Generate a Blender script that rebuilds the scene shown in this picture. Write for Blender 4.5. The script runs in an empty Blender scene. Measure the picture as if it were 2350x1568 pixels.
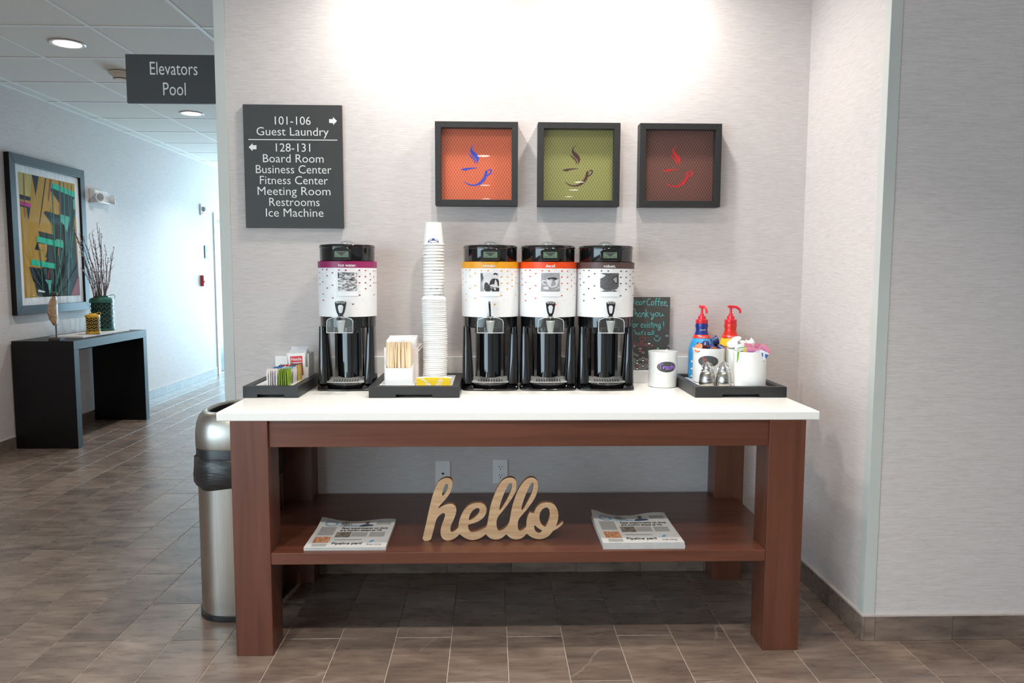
import bpy, bmesh, math, random
from mathutils import Vector, Matrix
random.seed(7)
sc = bpy.context.scene
COL = sc.collection
PI = math.pi

# ------------------------------------------------------------------ camera
CAM = Vector((0, -3.4293, 1.4047)); YAW, PITCH, ROLL, FPX = .0286, -.0891, .0032, 1717.6
_cy, _sy, _cp, _sp = math.cos(YAW), math.sin(YAW), math.cos(PITCH), math.sin(PITCH)
FW = Vector((_sy*_cp, _cy*_cp, _sp)); _r = Vector((_cy, -_sy, 0)); _u = _r.cross(FW)
RT = math.cos(ROLL)*_r + math.sin(ROLL)*_u; UP = -math.sin(ROLL)*_r + math.cos(ROLL)*_u
cd = bpy.data.cameras.new('camera'); cam = bpy.data.objects.new('camera', cd); COL.objects.link(cam)
cd.sensor_width = 36; cd.lens = FPX/2350*36; cd.clip_start = .05; cd.clip_end = 100
cam.matrix_world = Matrix(((RT.x, UP.x, -FW.x, CAM.x), (RT.y, UP.y, -FW.y, CAM.y), (RT.z, UP.z, -FW.z, CAM.z), (0, 0, 0, 1)))
sc.camera = cam

# ------------------------------------------------------------------ world, exposure, daylight
vs = sc.view_settings
vs.view_transform = 'Standard'; vs.look = 'None'; vs.gamma = 1; vs.use_curve_mapping = False; vs.exposure = 0.22
w = bpy.data.worlds.new('sky'); sc.world = w; w.use_nodes = True
w.node_tree.nodes['Background'].inputs[0].default_value = (.50, .76, 1, 1)
w.node_tree.nodes['Background'].inputs[1].default_value = 3.0

def area(name, loc, rot, sx, sy, power, color, spread=180, shape='RECTANGLE'):
    d = bpy.data.lights.new(name, 'AREA'); d.shape = shape; d.size = sx
    if shape in ('RECTANGLE', 'ELLIPSE'): d.size_y = sy
    d.energy = power; d.color = color; d.spread = math.radians(spread)
    o = bpy.data.objects.new(name, d); COL.objects.link(o); o.location = loc; o.rotation_euler = rot
    return o
CH = 2.867
# daylight through the glazed end of the corridor and through the lobby window on the left
area('daylight_corridor', (-2.5, 9.36, 1.25), (math.radians(-90), 0, 0), 2.3, 2.2, 245, (.48, .79, 1))
area('daylight_lobby', (-3.66, -7.0, 1.4), (0, math.radians(-90), 0), 2.1, 8.6, 175, (.82, .93, 1))

# ------------------------------------------------------------------ pixel helpers (a pixel gives a ray; distance comes from a known plane)
def ray(x, y): return FW + RT*((x-1175)/FPX) - UP*((y-784)/FPX)
def _on(a, v, x, y):
    d = ray(x, y); return CAM + d*((v-CAM[a])/d[a])
def onX(v, x, y): return _on(0, v, x, y)
def onY(v, x, y): return _on(1, v, x, y)
def onZ(v, x, y): return _on(2, v, x, y)

# ------------------------------------------------------------------ materials
def lin(c): return tuple(((v/255)/12.92 if v/255 <= .04045 else ((v/255+.055)/1.055)**2.4) for v in c)
MATS = {}
def nodes(name):
    m = bpy.data.materials.new(name); m.use_nodes = True; MATS[name] = m
    nt = m.node_tree; return m, nt, nt.nodes['Principled BSDF']
def N(nt, t, **kw):
    n = nt.nodes.new(t)
    for k, v in kw.items(): setattr(n, k, v)
    return n
def coords(nt, scale, kind='Object'):
    tc = N(nt, 'ShaderNodeTexCoord'); mp = N(nt, 'ShaderNodeMapping'); mp.inputs['Scale'].default_value = scale
    nt.links.new(tc.outputs[kind], mp.inputs['Vector']); return mp.outputs['Vector']
def ramp(nt, fac, stops):
    r = N(nt, 'ShaderNodeValToRGB'); e = r.color_ramp.elements
    while len(e) < len(stops): e.new(.5)
    for i, (p, c) in enumerate(stops): e[i].position = p; e[i].color = (*lin(c), 1) if max(c) > 1 else (*c, 1)
    nt.links.new(fac, r.inputs['Fac']); return r.outputs['Color']
def M(name, color, rough=.5, metal=0, var=.06, scale=(30, 30, 30), spec=.5, coat=0, bump=0, emit=None, es=0, aniso=0):
    """plain procedural material: base colour with a little noise in tone"""
    if name in MATS: return MATS[name]
    m, nt, p = nodes(name)
    c = lin(color)
    v = coords(nt, scale); n = N(nt, 'ShaderNodeTexNoise'); n.inputs['Scale'].default_value = 1; n.inputs['Detail'].default_value = 3
    nt.links.new(v, n.inputs['Vector'])
    lo = tuple(max(0, x*(1-var)) for x in c); hi = tuple(min(1, x*(1+var)) for x in c)
    nt.links.new(ramp(nt, n.outputs['Fac'], [(.3, lo), (.7, hi)]), p.inputs['Base Color'])
    p.inputs['Roughness'].default_value = rough; p.inputs['Metallic'].default_value = metal
    p.inputs['Specular IOR Level'].default_value = spec; p.inputs['Coat Weight'].default_value = coat
    p.inputs['Coat Roughness'].default_value = .05; p.inputs['Anisotropic'].default_value = aniso
    if bump:
        b = N(nt, 'ShaderNodeBump'); b.inputs['Strength'].default_value = bump; b.inputs['Distance'].default_value = .002
        nt.links.new(n.outputs['Fac'], b.inputs['Height']); nt.links.new(b.outputs['Normal'], p.inputs['Normal'])
    if emit:
        p.inputs['Emission Color'].default_value = (*lin(emit), 1); p.inputs['Emission Strength'].default_value = es
    return m
def wallpaper():
    m, nt, p = nodes('wallpaper')
    def thread(sc_, det):
        n = N(nt, 'ShaderNodeTexNoise'); n.inputs['Scale'].default_value = 1; n.inputs['Detail'].default_value = det
        nt.links.new(coords(nt, sc_), n.inputs['Vector']); return n.outputs['Fac']
    a = thread((14, 14, 330), 4); b = thread((40, 40, 900), 2)
    mx = N(nt, 'ShaderNodeMath', operation='MULTIPLY_ADD'); mx.inputs[1].default_value = .5; nt.links.new(b, mx.inputs[0])
    ml = N(nt, 'ShaderNodeMath', operation='MULTIPLY'); ml.inputs[1].default_value = .6; nt.links.new(a, ml.inputs[0]); nt.links.new(ml.outputs[0], mx.inputs[2])
    nt.links.new(ramp(nt, mx.outputs[0], [(.36, (194, 185, 182)), (.54, (208, 200, 197)), (.70, (216, 209, 206))]), p.inputs['Base Color'])
    p.inputs['Roughness'].default_value = .62; p.inputs['Specular IOR Level'].default_value = .25
    bp = N(nt, 'ShaderNodeBump'); bp.inputs['Strength'].default_value = .35; bp.inputs['Distance'].default_value = .0012
    nt.links.new(mx.outputs[0], bp.inputs['Height']); nt.links.new(bp.outputs['Normal'], p.inputs['Normal'])
    return m
def slate(name, dark, mid, light):
    m, nt, p = nodes(name)
    oi = N(nt, 'ShaderNodeObjectInfo')
    tc = N(nt, 'ShaderNodeTexCoord'); geo = N(nt, 'ShaderNodeNewGeometry')
    add = N(nt, 'ShaderNodeVectorMath', operation='ADD'); cmb = N(nt, 'ShaderNodeCombineXYZ')
    r50 = N(nt, 'ShaderNodeMath', operation='MULTIPLY'); r50.inputs[1].default_value = 57
    nt.links.new(oi.outputs['Random'], r50.inputs[0]); nt.links.new(r50.outputs[0], cmb.inputs[0]); nt.links.new(r50.outputs[0], cmb.inputs[2])
    nt.links.new(geo.outputs['Position'], add.inputs[0]); nt.links.new(cmb.outputs[0], add.inputs[1])
    def nz(s, det, dist=0):
        mp = N(nt, 'ShaderNodeMapping'); mp.inputs['Scale'].default_value = s; nt.links.new(add.outputs[0], mp.inputs['Vector'])
        n = N(nt, 'ShaderNodeTexNoise'); n.inputs['Scale'].default_value = 1; n.inputs['Detail'].default_value = det; n.inputs['Distortion'].default_value = dist
        nt.links.new(mp.outputs['Vector'], n.inputs['Vector']); return n.outputs['Fac']
    a = nz((3.5, 9, 9), 9, .5); b = nz((9, 44, 44), 7, .3)
    s1 = N(nt, 'ShaderNodeMath', operation='MULTIPLY_ADD'); s1.inputs[1].default_value = .40; nt.links.new(b, s1.inputs[0])
    s2 = N(nt, 'ShaderNodeMath', operation='MULTIPLY'); s2.inputs[1].default_value = .60; nt.links.new(a, s2.inputs[0]); nt.links.new(s2.outputs[0], s1.inputs[2])
    s3 = N(nt, 'ShaderNodeMath', operation='MULTIPLY_ADD'); s3.inputs[1].default_value = .08; nt.links.new(oi.outputs['Random'], s3.inputs[0])
    s4 = N(nt, 'ShaderNodeMath', operation='SUBTRACT'); s4.inputs[1].default_value = .04; nt.links.new(s1.outputs[0], s4.inputs[0]); nt.links.new(s4.outputs[0], s3.inputs[2])
    base = ramp(nt, s3.outputs[0], [(.32, dark), (.5, mid), (.68, light)])
    # thin pale veins
    wv = N(nt, 'ShaderNodeTexWave'); wv.inputs['Scale'].default_value = 1.1; wv.inputs['Distortion'].default_value = 9; wv.inputs['Detail'].default_value = 4; wv.inputs['Detail Scale'].default_value = 1.3
    mpv = N(nt, 'ShaderNodeMapping'); mpv.inputs['Rotation'].default_value = (0, 0, .9); mpv.inputs['Scale'].default_value = (1.6, 1.6, 1.6); nt.links.new(add.outputs[0], mpv.inputs['Vector']); nt.links.new(mpv.outputs[0], wv.inputs['Vector'])
    vm = N(nt, 'ShaderNodeMath', operation='MULTIPLY'); nt.links.new(wv.outputs['Fac'], vm.inputs[0]); msk = ramp(nt, nz((1.7, 1.7, 1.7), 2), [(.56, (0., 0., 0.)), (.62, (1., 1., 1.))]); nt.links.new(msk, vm.inputs[1])
    vein = ramp(nt, vm.outputs[0], [(.986, (0., 0., 0.)), (1, (.30, .30, .30))])
    mix = N(nt, 'ShaderNodeMix', data_type='RGBA'); nt.links.new(vein, mix.inputs[0]); nt.links.new(base, mix.inputs[6]); mix.inputs[7].default_value = (*lin((176, 162, 150)), 1)
    nt.links.new(mix.outputs[2], p.inputs['Base Color'])
    rr = N(nt, 'ShaderNodeMapRange'); rr.inputs['To Min'].default_value = .20; rr.inputs['To Max'].default_value = .38; nt.links.new(b, rr.inputs['Value']); nt.links.new(rr.outputs[0], p.inputs['Roughness'])
    bp = N(nt, 'ShaderNodeBump'); bp.inputs['Strength'].default_value = .12; bp.inputs['Distance'].default_value = .002
    nt.links.new(b, bp.inputs['Height']); nt.links.new(bp.outputs['Normal'], p.inputs['Normal'])
    return m
def wood(name, dark, light, scale, rough=.35, coat=.15):
    m, nt, p = nodes(name)
    n = N(nt, 'ShaderNodeTexNoise'); n.inputs['Scale'].default_value = 1; n.inputs['Detail'].default_value = 8; n.inputs['Distortion'].default_value = .7
    nt.links.new(coords(nt, scale), n.inputs['Vector'])
    nt.links.new(ramp(nt, n.outputs['Fac'], [(.3, dark), (.7, light)]), p.inputs['Base Color'])
    p.inputs['Roughness'].default_value = rough; p.inputs['Coat Weight'].default_value = coat; p.inputs['Coat Roughness'].default_value = .2
    return m
def clear(name, tint=(1, 1, 1), refl=.06, grazing=1.0):
    """thin clear sheet: transparent, with mirror reflection by Fresnel"""
    m = bpy.data.materials.new(name); m.use_nodes = True; MATS[name] = m; nt = m.node_tree; nt.nodes.remove(nt.nodes['Principled BSDF'])
    out = nt.nodes['Material Output']; t = N(nt, 'ShaderNodeBsdfTransparent'); t.inputs[0].default_value = (*tint, 1)
    g = N(nt, 'ShaderNodeBsdfGlossy'); g.inputs['Roughness'].default_value = 0
    lw = N(nt, 'ShaderNodeLayerWeight'); lw.inputs['Blend'].default_value = .5
    pw = N(nt, 'ShaderNodeMath', operation='POWER'); pw.inputs[1].default_value = 5; nt.links.new(lw.outputs['Facing'], pw.inputs[0])
    ad = N(nt, 'ShaderNodeMath', operation='MULTIPLY_ADD'); ad.inputs[1].default_value = (1-refl)*grazing; ad.inputs[2].default_value = refl; nt.links.new(pw.outputs[0], ad.inputs[0])
    mx = N(nt, 'ShaderNodeMixShader'); nt.links.new(ad.outputs[0], mx.inputs[0]); nt.links.new(t.outputs[0], mx.inputs[1]); nt.links.new(g.outputs[0], mx.inputs[2]); nt.links.new(mx.outputs[0], out.inputs[0])
    return m
def lattice(name, base, line):
    """printed trellis pattern"""
    m, nt, p = nodes(name)
    tc = N(nt, 'ShaderNodeTexCoord'); sx = N(nt, 'ShaderNodeSeparateXYZ'); nt.links.new(tc.outputs['Object'], sx.inputs[0])
    def wave(a, b, k):
        c = N(nt, 'ShaderNodeMath', operation='MULTIPLY_ADD'); c.inputs[1].default_value = b; nt.links.new(sx.outputs['Z'], c.inputs[0])
        d = N(nt, 'ShaderNodeMath', operation='MULTIPLY'); d.inputs[1].default_value = a; nt.links.new(sx.outputs['X'], d.inputs[0]); nt.links.new(d.outputs[0], c.inputs[2])
        s = N(nt, 'ShaderNodeMath', operation='SINE'); nt.links.new(c.outputs[0], s.inputs[0])
        ab = N(nt, 'ShaderNodeMath', operation='ABSOLUTE'); nt.links.new(s.outputs[0], ab.inputs[0])
        lt = N(nt, 'ShaderNodeMapRange'); lt.inputs['From Min'].default_value = k; lt.inputs['From Max'].default_value = k*.4; nt.links.new(ab.outputs[0], lt.inputs['Value']); return lt.outputs[0]
    k = PI/.0125
    a = wave(k, k*.62, .3); b = wave(k, -k*.62, .3); c = wave(k*2, 0, .25)
    mx = N(nt, 'ShaderNodeMath', operation='MAXIMUM'); nt.links.new(a, mx.inputs[0]); nt.links.new(b, mx.inputs[1])
    cm = N(nt, 'ShaderNodeMath', operation='MULTIPLY'); cm.inputs[1].default_value = .35; nt.links.new(c, cm.inputs[0])
    m2 = N(nt, 'ShaderNodeMath', operation='MAXIMUM'); nt.links.new(mx.outputs[0], m2.inputs[0]); nt.links.new(cm.outputs[0], m2.inputs[1])
    nt.links.new(ramp(nt, m2.outputs[0], [(0, base), (1, line)]), p.inputs['Base Color']); p.inputs['Roughness'].default_value = .6
    return m
def grayphoto(name, stops, scale, detail=6, thresh=None):
    m, nt, p = nodes(name)
    n = N(nt, 'ShaderNodeTexNoise'); n.inputs['Scale'].default_value = 1; n.inputs['Detail'].default_value = detail; n.inputs['Distortion'].default_value = .8
    nt.links.new(coords(nt, scale), n.inputs['Vector']); nt.links.new(ramp(nt, n.outputs['Fac'], stops), p.inputs['Base Color']); p.inputs['Roughness'].default_value = .4
    return m
def textlines(name, axis='Y', pitch=.0042):
    """columns of small newsprint seen too small to read"""
    m, nt, p = nodes(name)
    tc = N(nt, 'ShaderNodeTexCoord'); sx = N(nt, 'ShaderNodeSeparateXYZ'); nt.links.new(tc.outputs['Object'], sx.inputs[0])
    k = N(nt, 'ShaderNodeMath', operation='MULTIPLY'); k.inputs[1].default_value = 2*PI/pitch; nt.links.new(sx.outputs[axis], k.inputs[0])
    s = N(nt, 'ShaderNodeMath', operation='SINE'); nt.links.new(k.outputs[0], s.inputs[0])
    n = N(nt, 'ShaderNodeTexNoise'); n.inputs['Scale'].default_value = 420; nt.links.new(tc.outputs['Object'], n.inputs['Vector'])
    a = N(nt, 'ShaderNodeMath', operation='MULTIPLY_ADD'); a.inputs[1].default_value = 1.3; nt.links.new(n.outputs['Fac'], a.inputs[0]); nt.links.new(s.outputs[0], a.inputs[2])
    nt.links.new(ramp(nt, a.outputs[0], [(.35, (190, 188, 184)), (.95, (120, 118, 116))]), p.inputs['Base Color']); p.inputs['Roughness'].default_value = .8
    return m

wallpaper()
slate('slate_tile', (92, 79, 71), (119, 102, 91), (146, 127, 113))
M('grout', (196, 180, 164), .8)
M('ceiling_tile', (222, 216, 208), .85, var=.03, scale=(60, 60, 60))
M('ceiling_grid', (236, 236, 234), .5, var=.02)
M('corner_guard', (196, 199, 194), .45, var=.02, scale=(4, 4, 4))
M('base_edge', (196, 184, 176), .4)
wood('cherry_v', (86, 47, 32), (108, 63, 45), (26, 26, 1.6)); wood('cherry_h', (86, 47, 32), (108, 63, 45), (1.6, 26, 26)); wood('cherry_y', (86, 47, 32), (108, 63, 45), (26, 1.6, 26))
wood('oak_sign', (176, 140, 104), (206, 172, 134), (7, 70, 30), .55, 0); M('oak_edge', (132, 88, 52), .6)
M('quartz', (246, 244, 238), .18, var=.015, scale=(90, 90, 90))
M('black_gloss', (16, 16, 18), .10, var=.1, coat=.6); M('black_plastic', (22, 22, 24), .3); M('black_satin', (34, 35, 36), .42, var=.08)
M('sign_black', (56, 56, 55), .5, var=.03); M('sign_edge', (150, 152, 140), .4); M('letter_white', (232, 232, 230), .5, var=.01)
M('white_print', (242, 243, 244), .35, var=.01); M('white_ceramic', (240, 239, 236), .16, var=.01, coat=.4); M('white_plastic', (240, 238, 236), .4, var=.015)
M('white_paper', (244, 243, 240), .7, var=.02); M('news_paper', (206, 204, 200), .85, var=.05)
M('brushed_steel', (190, 186, 178), .27, 1, var=.10, scale=(160, 160, 1.2), aniso=.7); M('satin_steel', (186, 182, 174), .36, 1, var=.04, scale=(300, 300, 8)); M('chrome', (225, 225, 225), .06, 1, var=.01)
M('frame_black', (38, 38, 38), .5, var=.06)
M('mid_grey', (128, 128, 128), .4); M('dark_grey', (70, 70, 70), .5); M('ink', (34, 33, 34), .7); M('ink_grey', (90, 90, 92), .7)
clear('clear_glass'); clear('clear_plastic', (.94, .96, .96), .10); clear('picture_glass', (1, 1, 1), .015, .5); M('guard_edge', (216, 220, 220), .15, var=.02); M('tray_steel', (206, 205, 200), .42, .55, var=.03); clear('window_glass', (.95, 1, .99), .05)

# ------------------------------------------------------------------ mesh helpers
def link(o, parent=None, loc=None, rot=None):
    COL.objects.link(o)
    if parent is not None: o.parent = parent
    if loc is not None: o.location = loc
    if rot is not None: o.rotation_euler = rot
    return o
def tag(o, label=None, cat=None, group=None, kind=None):
    if label: o['label'] = label
    if cat: o['category'] = cat
    if group: o['group'] = group
    if kind: o['kind'] = kind
    return o
def thing(name, loc, label, cat, group=None, rz=0):
    o = bpy.data.objects.new(name, None); o.empty_display_size = .05
    link(o, None, loc, (0, 0, rz)); return tag(o, label, cat, group)
class MB:
    """collects shapes, then becomes ONE mesh object"""
    def __init__(s): s.v = []; s.f = []; s.mi = []
    def add(s, vs_, fs, m=0):
        b = len(s.v); s.v += [tuple(v) for v in vs_]; s.f += [tuple(b+i for i in f) for f in fs]; s.mi += [m]*len(fs); return s
    def box(s, x0, x1, y0, y1, z0, z1, m=0):
        return s.add([(x0, y0, z0), (x1, y0, z0), (x1, y1, z0), (x0, y1, z0), (x0, y0, z1), (x1, y0, z1), (x1, y1, z1), (x0, y1, z1)],
                     [(0, 3, 2, 1), (4, 5, 6, 7), (0, 1, 5, 4), (1, 2, 6, 5), (2, 3, 7, 6), (3, 0, 4, 7)], m)
    def hexa(s, p, m=0):  # 8 points, bottom ring then top ring
        return s.add(p, [(0, 3, 2, 1), (4, 5, 6, 7), (0, 1, 5, 4), (1, 2, 6, 5), (2, 3, 7, 6), (3, 0, 4, 7)], m)
    def rings(s, rings, cap0=True, cap1=True, m=0, closed=True):
        n = len(rings[0]); vs_ = [p for r in rings for p in r]; fs = []
        for i in range(len(rings)-1):
            for j in range(n if closed else n-1):
                a = i*n+j; b = i*n+(j+1) % n; fs.append((a, b, b+n, a+n))
        if cap0: fs.append(tuple(range(n))[::-1])
        if cap1: fs.append(tuple(range((len(rings)-1)*n, len(rings)*n)))
        return s.add(vs_, fs, m)
    def lathe(s, prof, n=32, cx=0, cy=0, sx=1, sy=1, cap0=True, cap1=True, m=0, p=2.0):
        rs = []
        for r, z in prof:
            ring = []
            for k in range(n):
                a = 2*PI*k/n; c, d = math.cos(a), math.sin(a)
                if p != 2: c = math.copysign(abs(c)**(2/p), c); d = math.copysign(abs(d)**(2/p), d)
                ring.append((cx+r*sx*c, cy+r*sy*d, z))
            rs.append(ring)
        return s.rings(rs, cap0, cap1, m)
    def cyl(s, cx, cy, z0, z1, r, n=24, m=0): return s.lathe([(r, z0), (r, z1)], n, cx, cy, m=m)
    def tube(s, pts, rad, n=8, m=0, cap=True):
        pts = [Vector(p) for p in pts]; rs = []; nrm = None
        for i, p in enumerate(pts):
            t = (pts[min(i+1, len(pts)-1)]-pts[max(i-1, 0)]).normalized()
            if nrm is None:
                nrm = t.cross(Vector((0, 0, 1)) if abs(t.z) < .9 else Vector((1, 0, 0))).normalized()
            nrm = (nrm - t*nrm.dot(t)).normalized(); b = t.cross(nrm)
            r = rad[i] if isinstance(rad, (list, tuple)) else rad
            rs.append([p + (nrm*math.cos(2*PI*k/n)+b*math.sin(2*PI*k/n))*r for k in range(n)])
        return s.rings(rs, cap, cap, m)
    def prism(s, poly, lo, hi, axis='z', m=0):
        f = {'z': lambda a, b, c: (a, b, c), 'y': lambda a, b, c: (a, c, b), 'x': lambda a, b, c: (c, a, b)}[axis]
        return s.rings([[f(a, b, lo) for a, b in poly], [f(a, b, hi) for a, b in poly]], m=m)
    def xf(s, mat, start=0):
        s.v[start:] = [tuple(mat @ Vector(v)) for v in s.v[start:]]; return s
    def mesh(s, name, mats, smooth=35):
        me = bpy.data.meshes.new(name); me.from_pydata(s.v, [], s.f)
        for mm in (mats if isinstance(mats, (list, tuple)) else [mats]): me.materials.append(MATS[mm])
        me.polygons.foreach_set('material_index', s.mi)
        bm = bmesh.new(); bm.from_mesh(me); bmesh.ops.recalc_face_normals(bm, faces=bm.faces); bm.to_mesh(me); bm.free()
        if smooth: me.shade_smooth(); me.set_sharp_from_angle(angle=math.radians(smooth))
        me.update(); return me
    def o(s, name, mats, parent=None, loc=None, rot=None, bevel=0, smooth=35, seg=2):
        ob = bpy.data.objects.new(name, s.mesh(name, mats, smooth))
        if bevel:
            b = ob.modifiers.new('bevel', 'BEVEL'); b.width = bevel; b.segments = seg; b.limit_method = 'ANGLE'; b.angle_limit = math.radians(40)
        return link(ob, parent, loc, rot)
def struct(o): o['kind'] = 'structure'; return o
def dup(root, loc=None, rot=None, label=None, group=None, parent=None):
    r = root.copy(); COL.objects.link(r); r.parent = parent
    if loc is not None: r.location = loc
    if rot is not None: r.rotation_euler = rot
    if label: r['label'] = label
    if group: r['group'] = group
    for ch in list(root.children): dup(ch, parent=r)
    return r
def smoothpoly(p, it=1, closed=True):
    for _ in range(it):
        q = []; n = len(p)
        for i in range(n if closed else n-1):
            a, b = p[i], p[(i+1) % n]; q += [(a[0]*.75+b[0]*.25, a[1]*.75+b[1]*.25), (a[0]*.25+b[0]*.75, a[1]*.25+b[1]*.75)]
        if not closed: q = [p[0]]+q+[p[-1]]
        p = q
    return p
def fillmesh(name, loops, depth=0):
    """2D curve with holes -> mesh in local XY, extruded +-depth along Z"""
    c = bpy.data.curves.new(name, 'CURVE'); c.dimensions = '2D'; c.fill_mode = 'BOTH'; c.extrude = depth
    for lp in loops:
        sp = c.splines.new('POLY'); sp.points.add(len(lp)-1); sp.use_cyclic_u = True
        for i, (x, y) in enumerate(lp): sp.points[i].co = (x, y, 0, 1)
    return curve_to_mesh(name, c)
def curve_to_mesh(name, c):
    o = bpy.data.objects.new(name, c); COL.objects.link(o)
    dg = bpy.context.evaluated_depsgraph_get(); me = bpy.data.meshes.new_from_object(o.evaluated_get(dg)); me.name = name
    bpy.data.objects.remove(o); bpy.data.curves.remove(c); return me
_tc = {}
def textmesh(body, bold=0, shear=0):
    c = bpy.data.curves.new('lettering', 'FONT'); c.body = body; c.size = 1; c.align_x = 'CENTER'; c.offset = bold; c.shear = shear; c.resolution_u = 3
    return curve_to_mesh('lettering', c)
def capheight():
    if 'h' not in _tc:
        me = textmesh('E'); _tc['h'] = max(v.co.y for v in me.vertices); bpy.data.meshes.remove(me)
    return _tc['h']
def letters(name, body, cx, base, cap, width, fn, mat, parent, bold=0, shear=0):
    """flat lettering: baseline centre (cx, base), cap height, total width; fn maps (x, y) of the print to a local 3D point.
    Each word is a part of its own."""
    me = textmesh(body, bold, shear)
    xs = [v.co.x for v in me.vertices]; x0, x1 = min(xs), max(xs); ky = cap/capheight(); kx = (width/(x1-x0)) if width else ky
    polys = [list(p.vertices) for p in me.polygons]; co = [v.co.copy() for v in me.vertices]; bpy.data.meshes.remove(me)
    iv = sorted((min(co[i].x for i in p), max(co[i].x for i in p)) for p in polys); gaps = []; hi = iv[0][1]
    for a, b in iv[1:]:
        if a > hi: gaps.append((a-hi, (a+hi)/2))
        hi = max(hi, b)
    cuts = sorted(g[1] for g in sorted(gaps, reverse=True)[:len(body.split())-1])+[1e9]; last = None; lo = -1e9
    for c in cuts:
        sel = [p for p in polys if lo < sum(co[i].x for i in p)/len(p) <= c]; lo = c
        ids = sorted({i for p in sel for i in p}); mp = {i: k for k, i in enumerate(ids)}
        m = bpy.data.meshes.new(name); m.from_pydata([fn(cx+(co[i].x-(x0+x1)/2)*kx, base+co[i].y*ky) for i in ids], [], [[mp[i] for i in p] for p in sel])
        m.materials.append(MATS[mat]); m.update(); last = link(bpy.data.objects.new(name, m), parent)
    return last
def flat(polys, fn, name, mats, parent, smooth=0, mi=None):
    """flat printed shapes from polygons (print coords)"""
    b = MB()
    for i, p in enumerate(polys): b.add([fn(x, y) for x, y in p], [tuple(range(len(p)))], mi[i] if mi else 0)
    return b.o(name, mats, parent, smooth=smooth)
def ell(cx, cy, a, b, n=12): return [(cx+a*math.cos(2*PI*k/n), cy+b*math.sin(2*PI*k/n)) for k in range(n)]
def strokes(lines, wd, fn, name, mat, parent):
    """hand-drawn strokes: polylines smoothed, as flat ribbons with round joints"""
    b = MB()
    for ln in lines:
        p = smoothpoly(ln, 2, False) if len(ln) > 2 else ln
        L = []; R_ = []
        for i, q in enumerate(p):
            a = p[max(i-1, 0)]; c = p[min(i+1, len(p)-1)]; dx, dy = c[0]-a[0], c[1]-a[1]; h = math.hypot(dx, dy) or 1
            nx, ny = -dy/h*wd/2, dx/h*wd/2; L.append((q[0]+nx, q[1]+ny)); R_.append((q[0]-nx, q[1]-ny))
        vs_ = [fn(*q) for q in L]+[fn(*q) for q in R_]; n = len(p)
        b.add(vs_, [(i, i+1, n+i+1, n+i) for i in range(n-1)])
    return b.o(name, mat, parent, smooth=0)
# simple single-stroke hand lettering, unit x-height 1 (cap 1.7); each glyph: advance, strokes
HAND = {
 'a': (1.0, [[(.75, .8), (.45, 1), (.12, .7), (.1, .25), (.4, 0), (.7, .3), (.78, .95), (.75, .2), (.95, 0)]]),
 'c': (.85, [[(.75, .8), (.45, 1), (.12, .65), (.12, .25), (.45, 0), (.8, .2)]]),
 'e': (.9, [[(.1, .5), (.7, .6), (.65, .95), (.35, 1), (.1, .6), (.15, .15), (.5, 0), (.85, .2)]]),
 'f': (.75, [[(.75, 1.65), (.5, 1.75), (.35, 1.3), (.33, 0)], [(.05, .95), (.7, 1)]]),
 'g': (1.0, [[(.75, .8), (.4, 1), (.1, .6), (.3, .05), (.65, .2), (.78, .95), (.75, -.3), (.45, -.85), (.1, -.55), (.3, -.2), (.95, .1)]]),
 'h': (.95, [[(.12, 1.7), (.12, 0), (.15, .6), (.45, 1), (.72, .75), (.72, 0)]]),
 'i': (.4, [[(.2, .95), (.2, 0)], [(.2, 1.3), (.22, 1.42)]]),
 'k': (.9, [[(.12, 1.7), (.12, 0)], [(.75, 1.05), (.15, .5), (.45, .45), (.85, 0)]]),
 'l': (.4, [[(.2, 1.7), (.2, 0)]]),
 'n': (.95, [[(.12, 1), (.12, 0), (.15, .6), (.45, 1), (.72, .75), (.75, 0)]]),
 'o': (.95, [[(.5, 1), (.15, .8), (.1, .3), (.42, 0), (.8, .3), (.78, .75), (.5, 1)]]),
 'r': (.7, [[(.12, 1), (.14, 0), (.18, .55), (.45, .98), (.72, .85)]]),
 's': (.75, [[(.62, .85), (.35, 1), (.12, .75), (.55, .4), (.5, .05), (.1, .1)]]),
 't': (.65, [[(.32, 1.5), (.3, .2), (.55, 0)], [(.02, 1.02), (.6, 1.05)]]),
 'u': (1.0, [[(.1, 1), (.12, .2), (.45, 0), (.75, .4), (.78, 1), (.8, .2), (1.15, .3)]]),
 'x': (.9, [[(.1, 1), (.75, 0)], [(.75, 1), (.1, 0)]]),
 'y': (1.0, [[(.1, 1), (.2, .35), (.5, .2), (.8, 1), (.75, -.1), (.45, -.8), (.2, -.6), (.4, -.2), (.9, .2)]]),
 'p': (.95, [[(.12, 1), (.12, -.8)], [(.12, .8), (.5, 1), (.75, .6), (.5, 0), (.14, .15)]]),
 'D': (1.35, [[(.2, 1.7), (.2, 0)], [(-.1, 1.55), (.5, 1.7), (1.1, 1.2), (1.0, .4), (.5, 0), (0, .05)]]),
 'C': (1.15, [[(1.0, 1.45), (.7, 1.72), (.2, 1.2), (.1, .5), (.45, 0), (1.05, .3)]]),
 'T': (1.1, [[(0, 1.6), (1.15, 1.75)], [(.45, 1.65), (.4, 0)]]),
 'S': (.9, [[(.75, 1.5), (.45, 1.7), (.15, 1.3), (.65, .7), (.55, .1), (.1, .15)]]),
 '!': (.4, [[(.2, 1.7), (.2, .5)], [(.2, .1), (.2, .0)]]),
 ',': (.4, [[(.2, .15), (.05, -.35)]]), "'": (.3, [[(.12, 1.7), (.1, 1.35)]]), '-': (.7, [[(.1, .6), (.5, .6)]]), ' ': (.55, [])}
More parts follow.
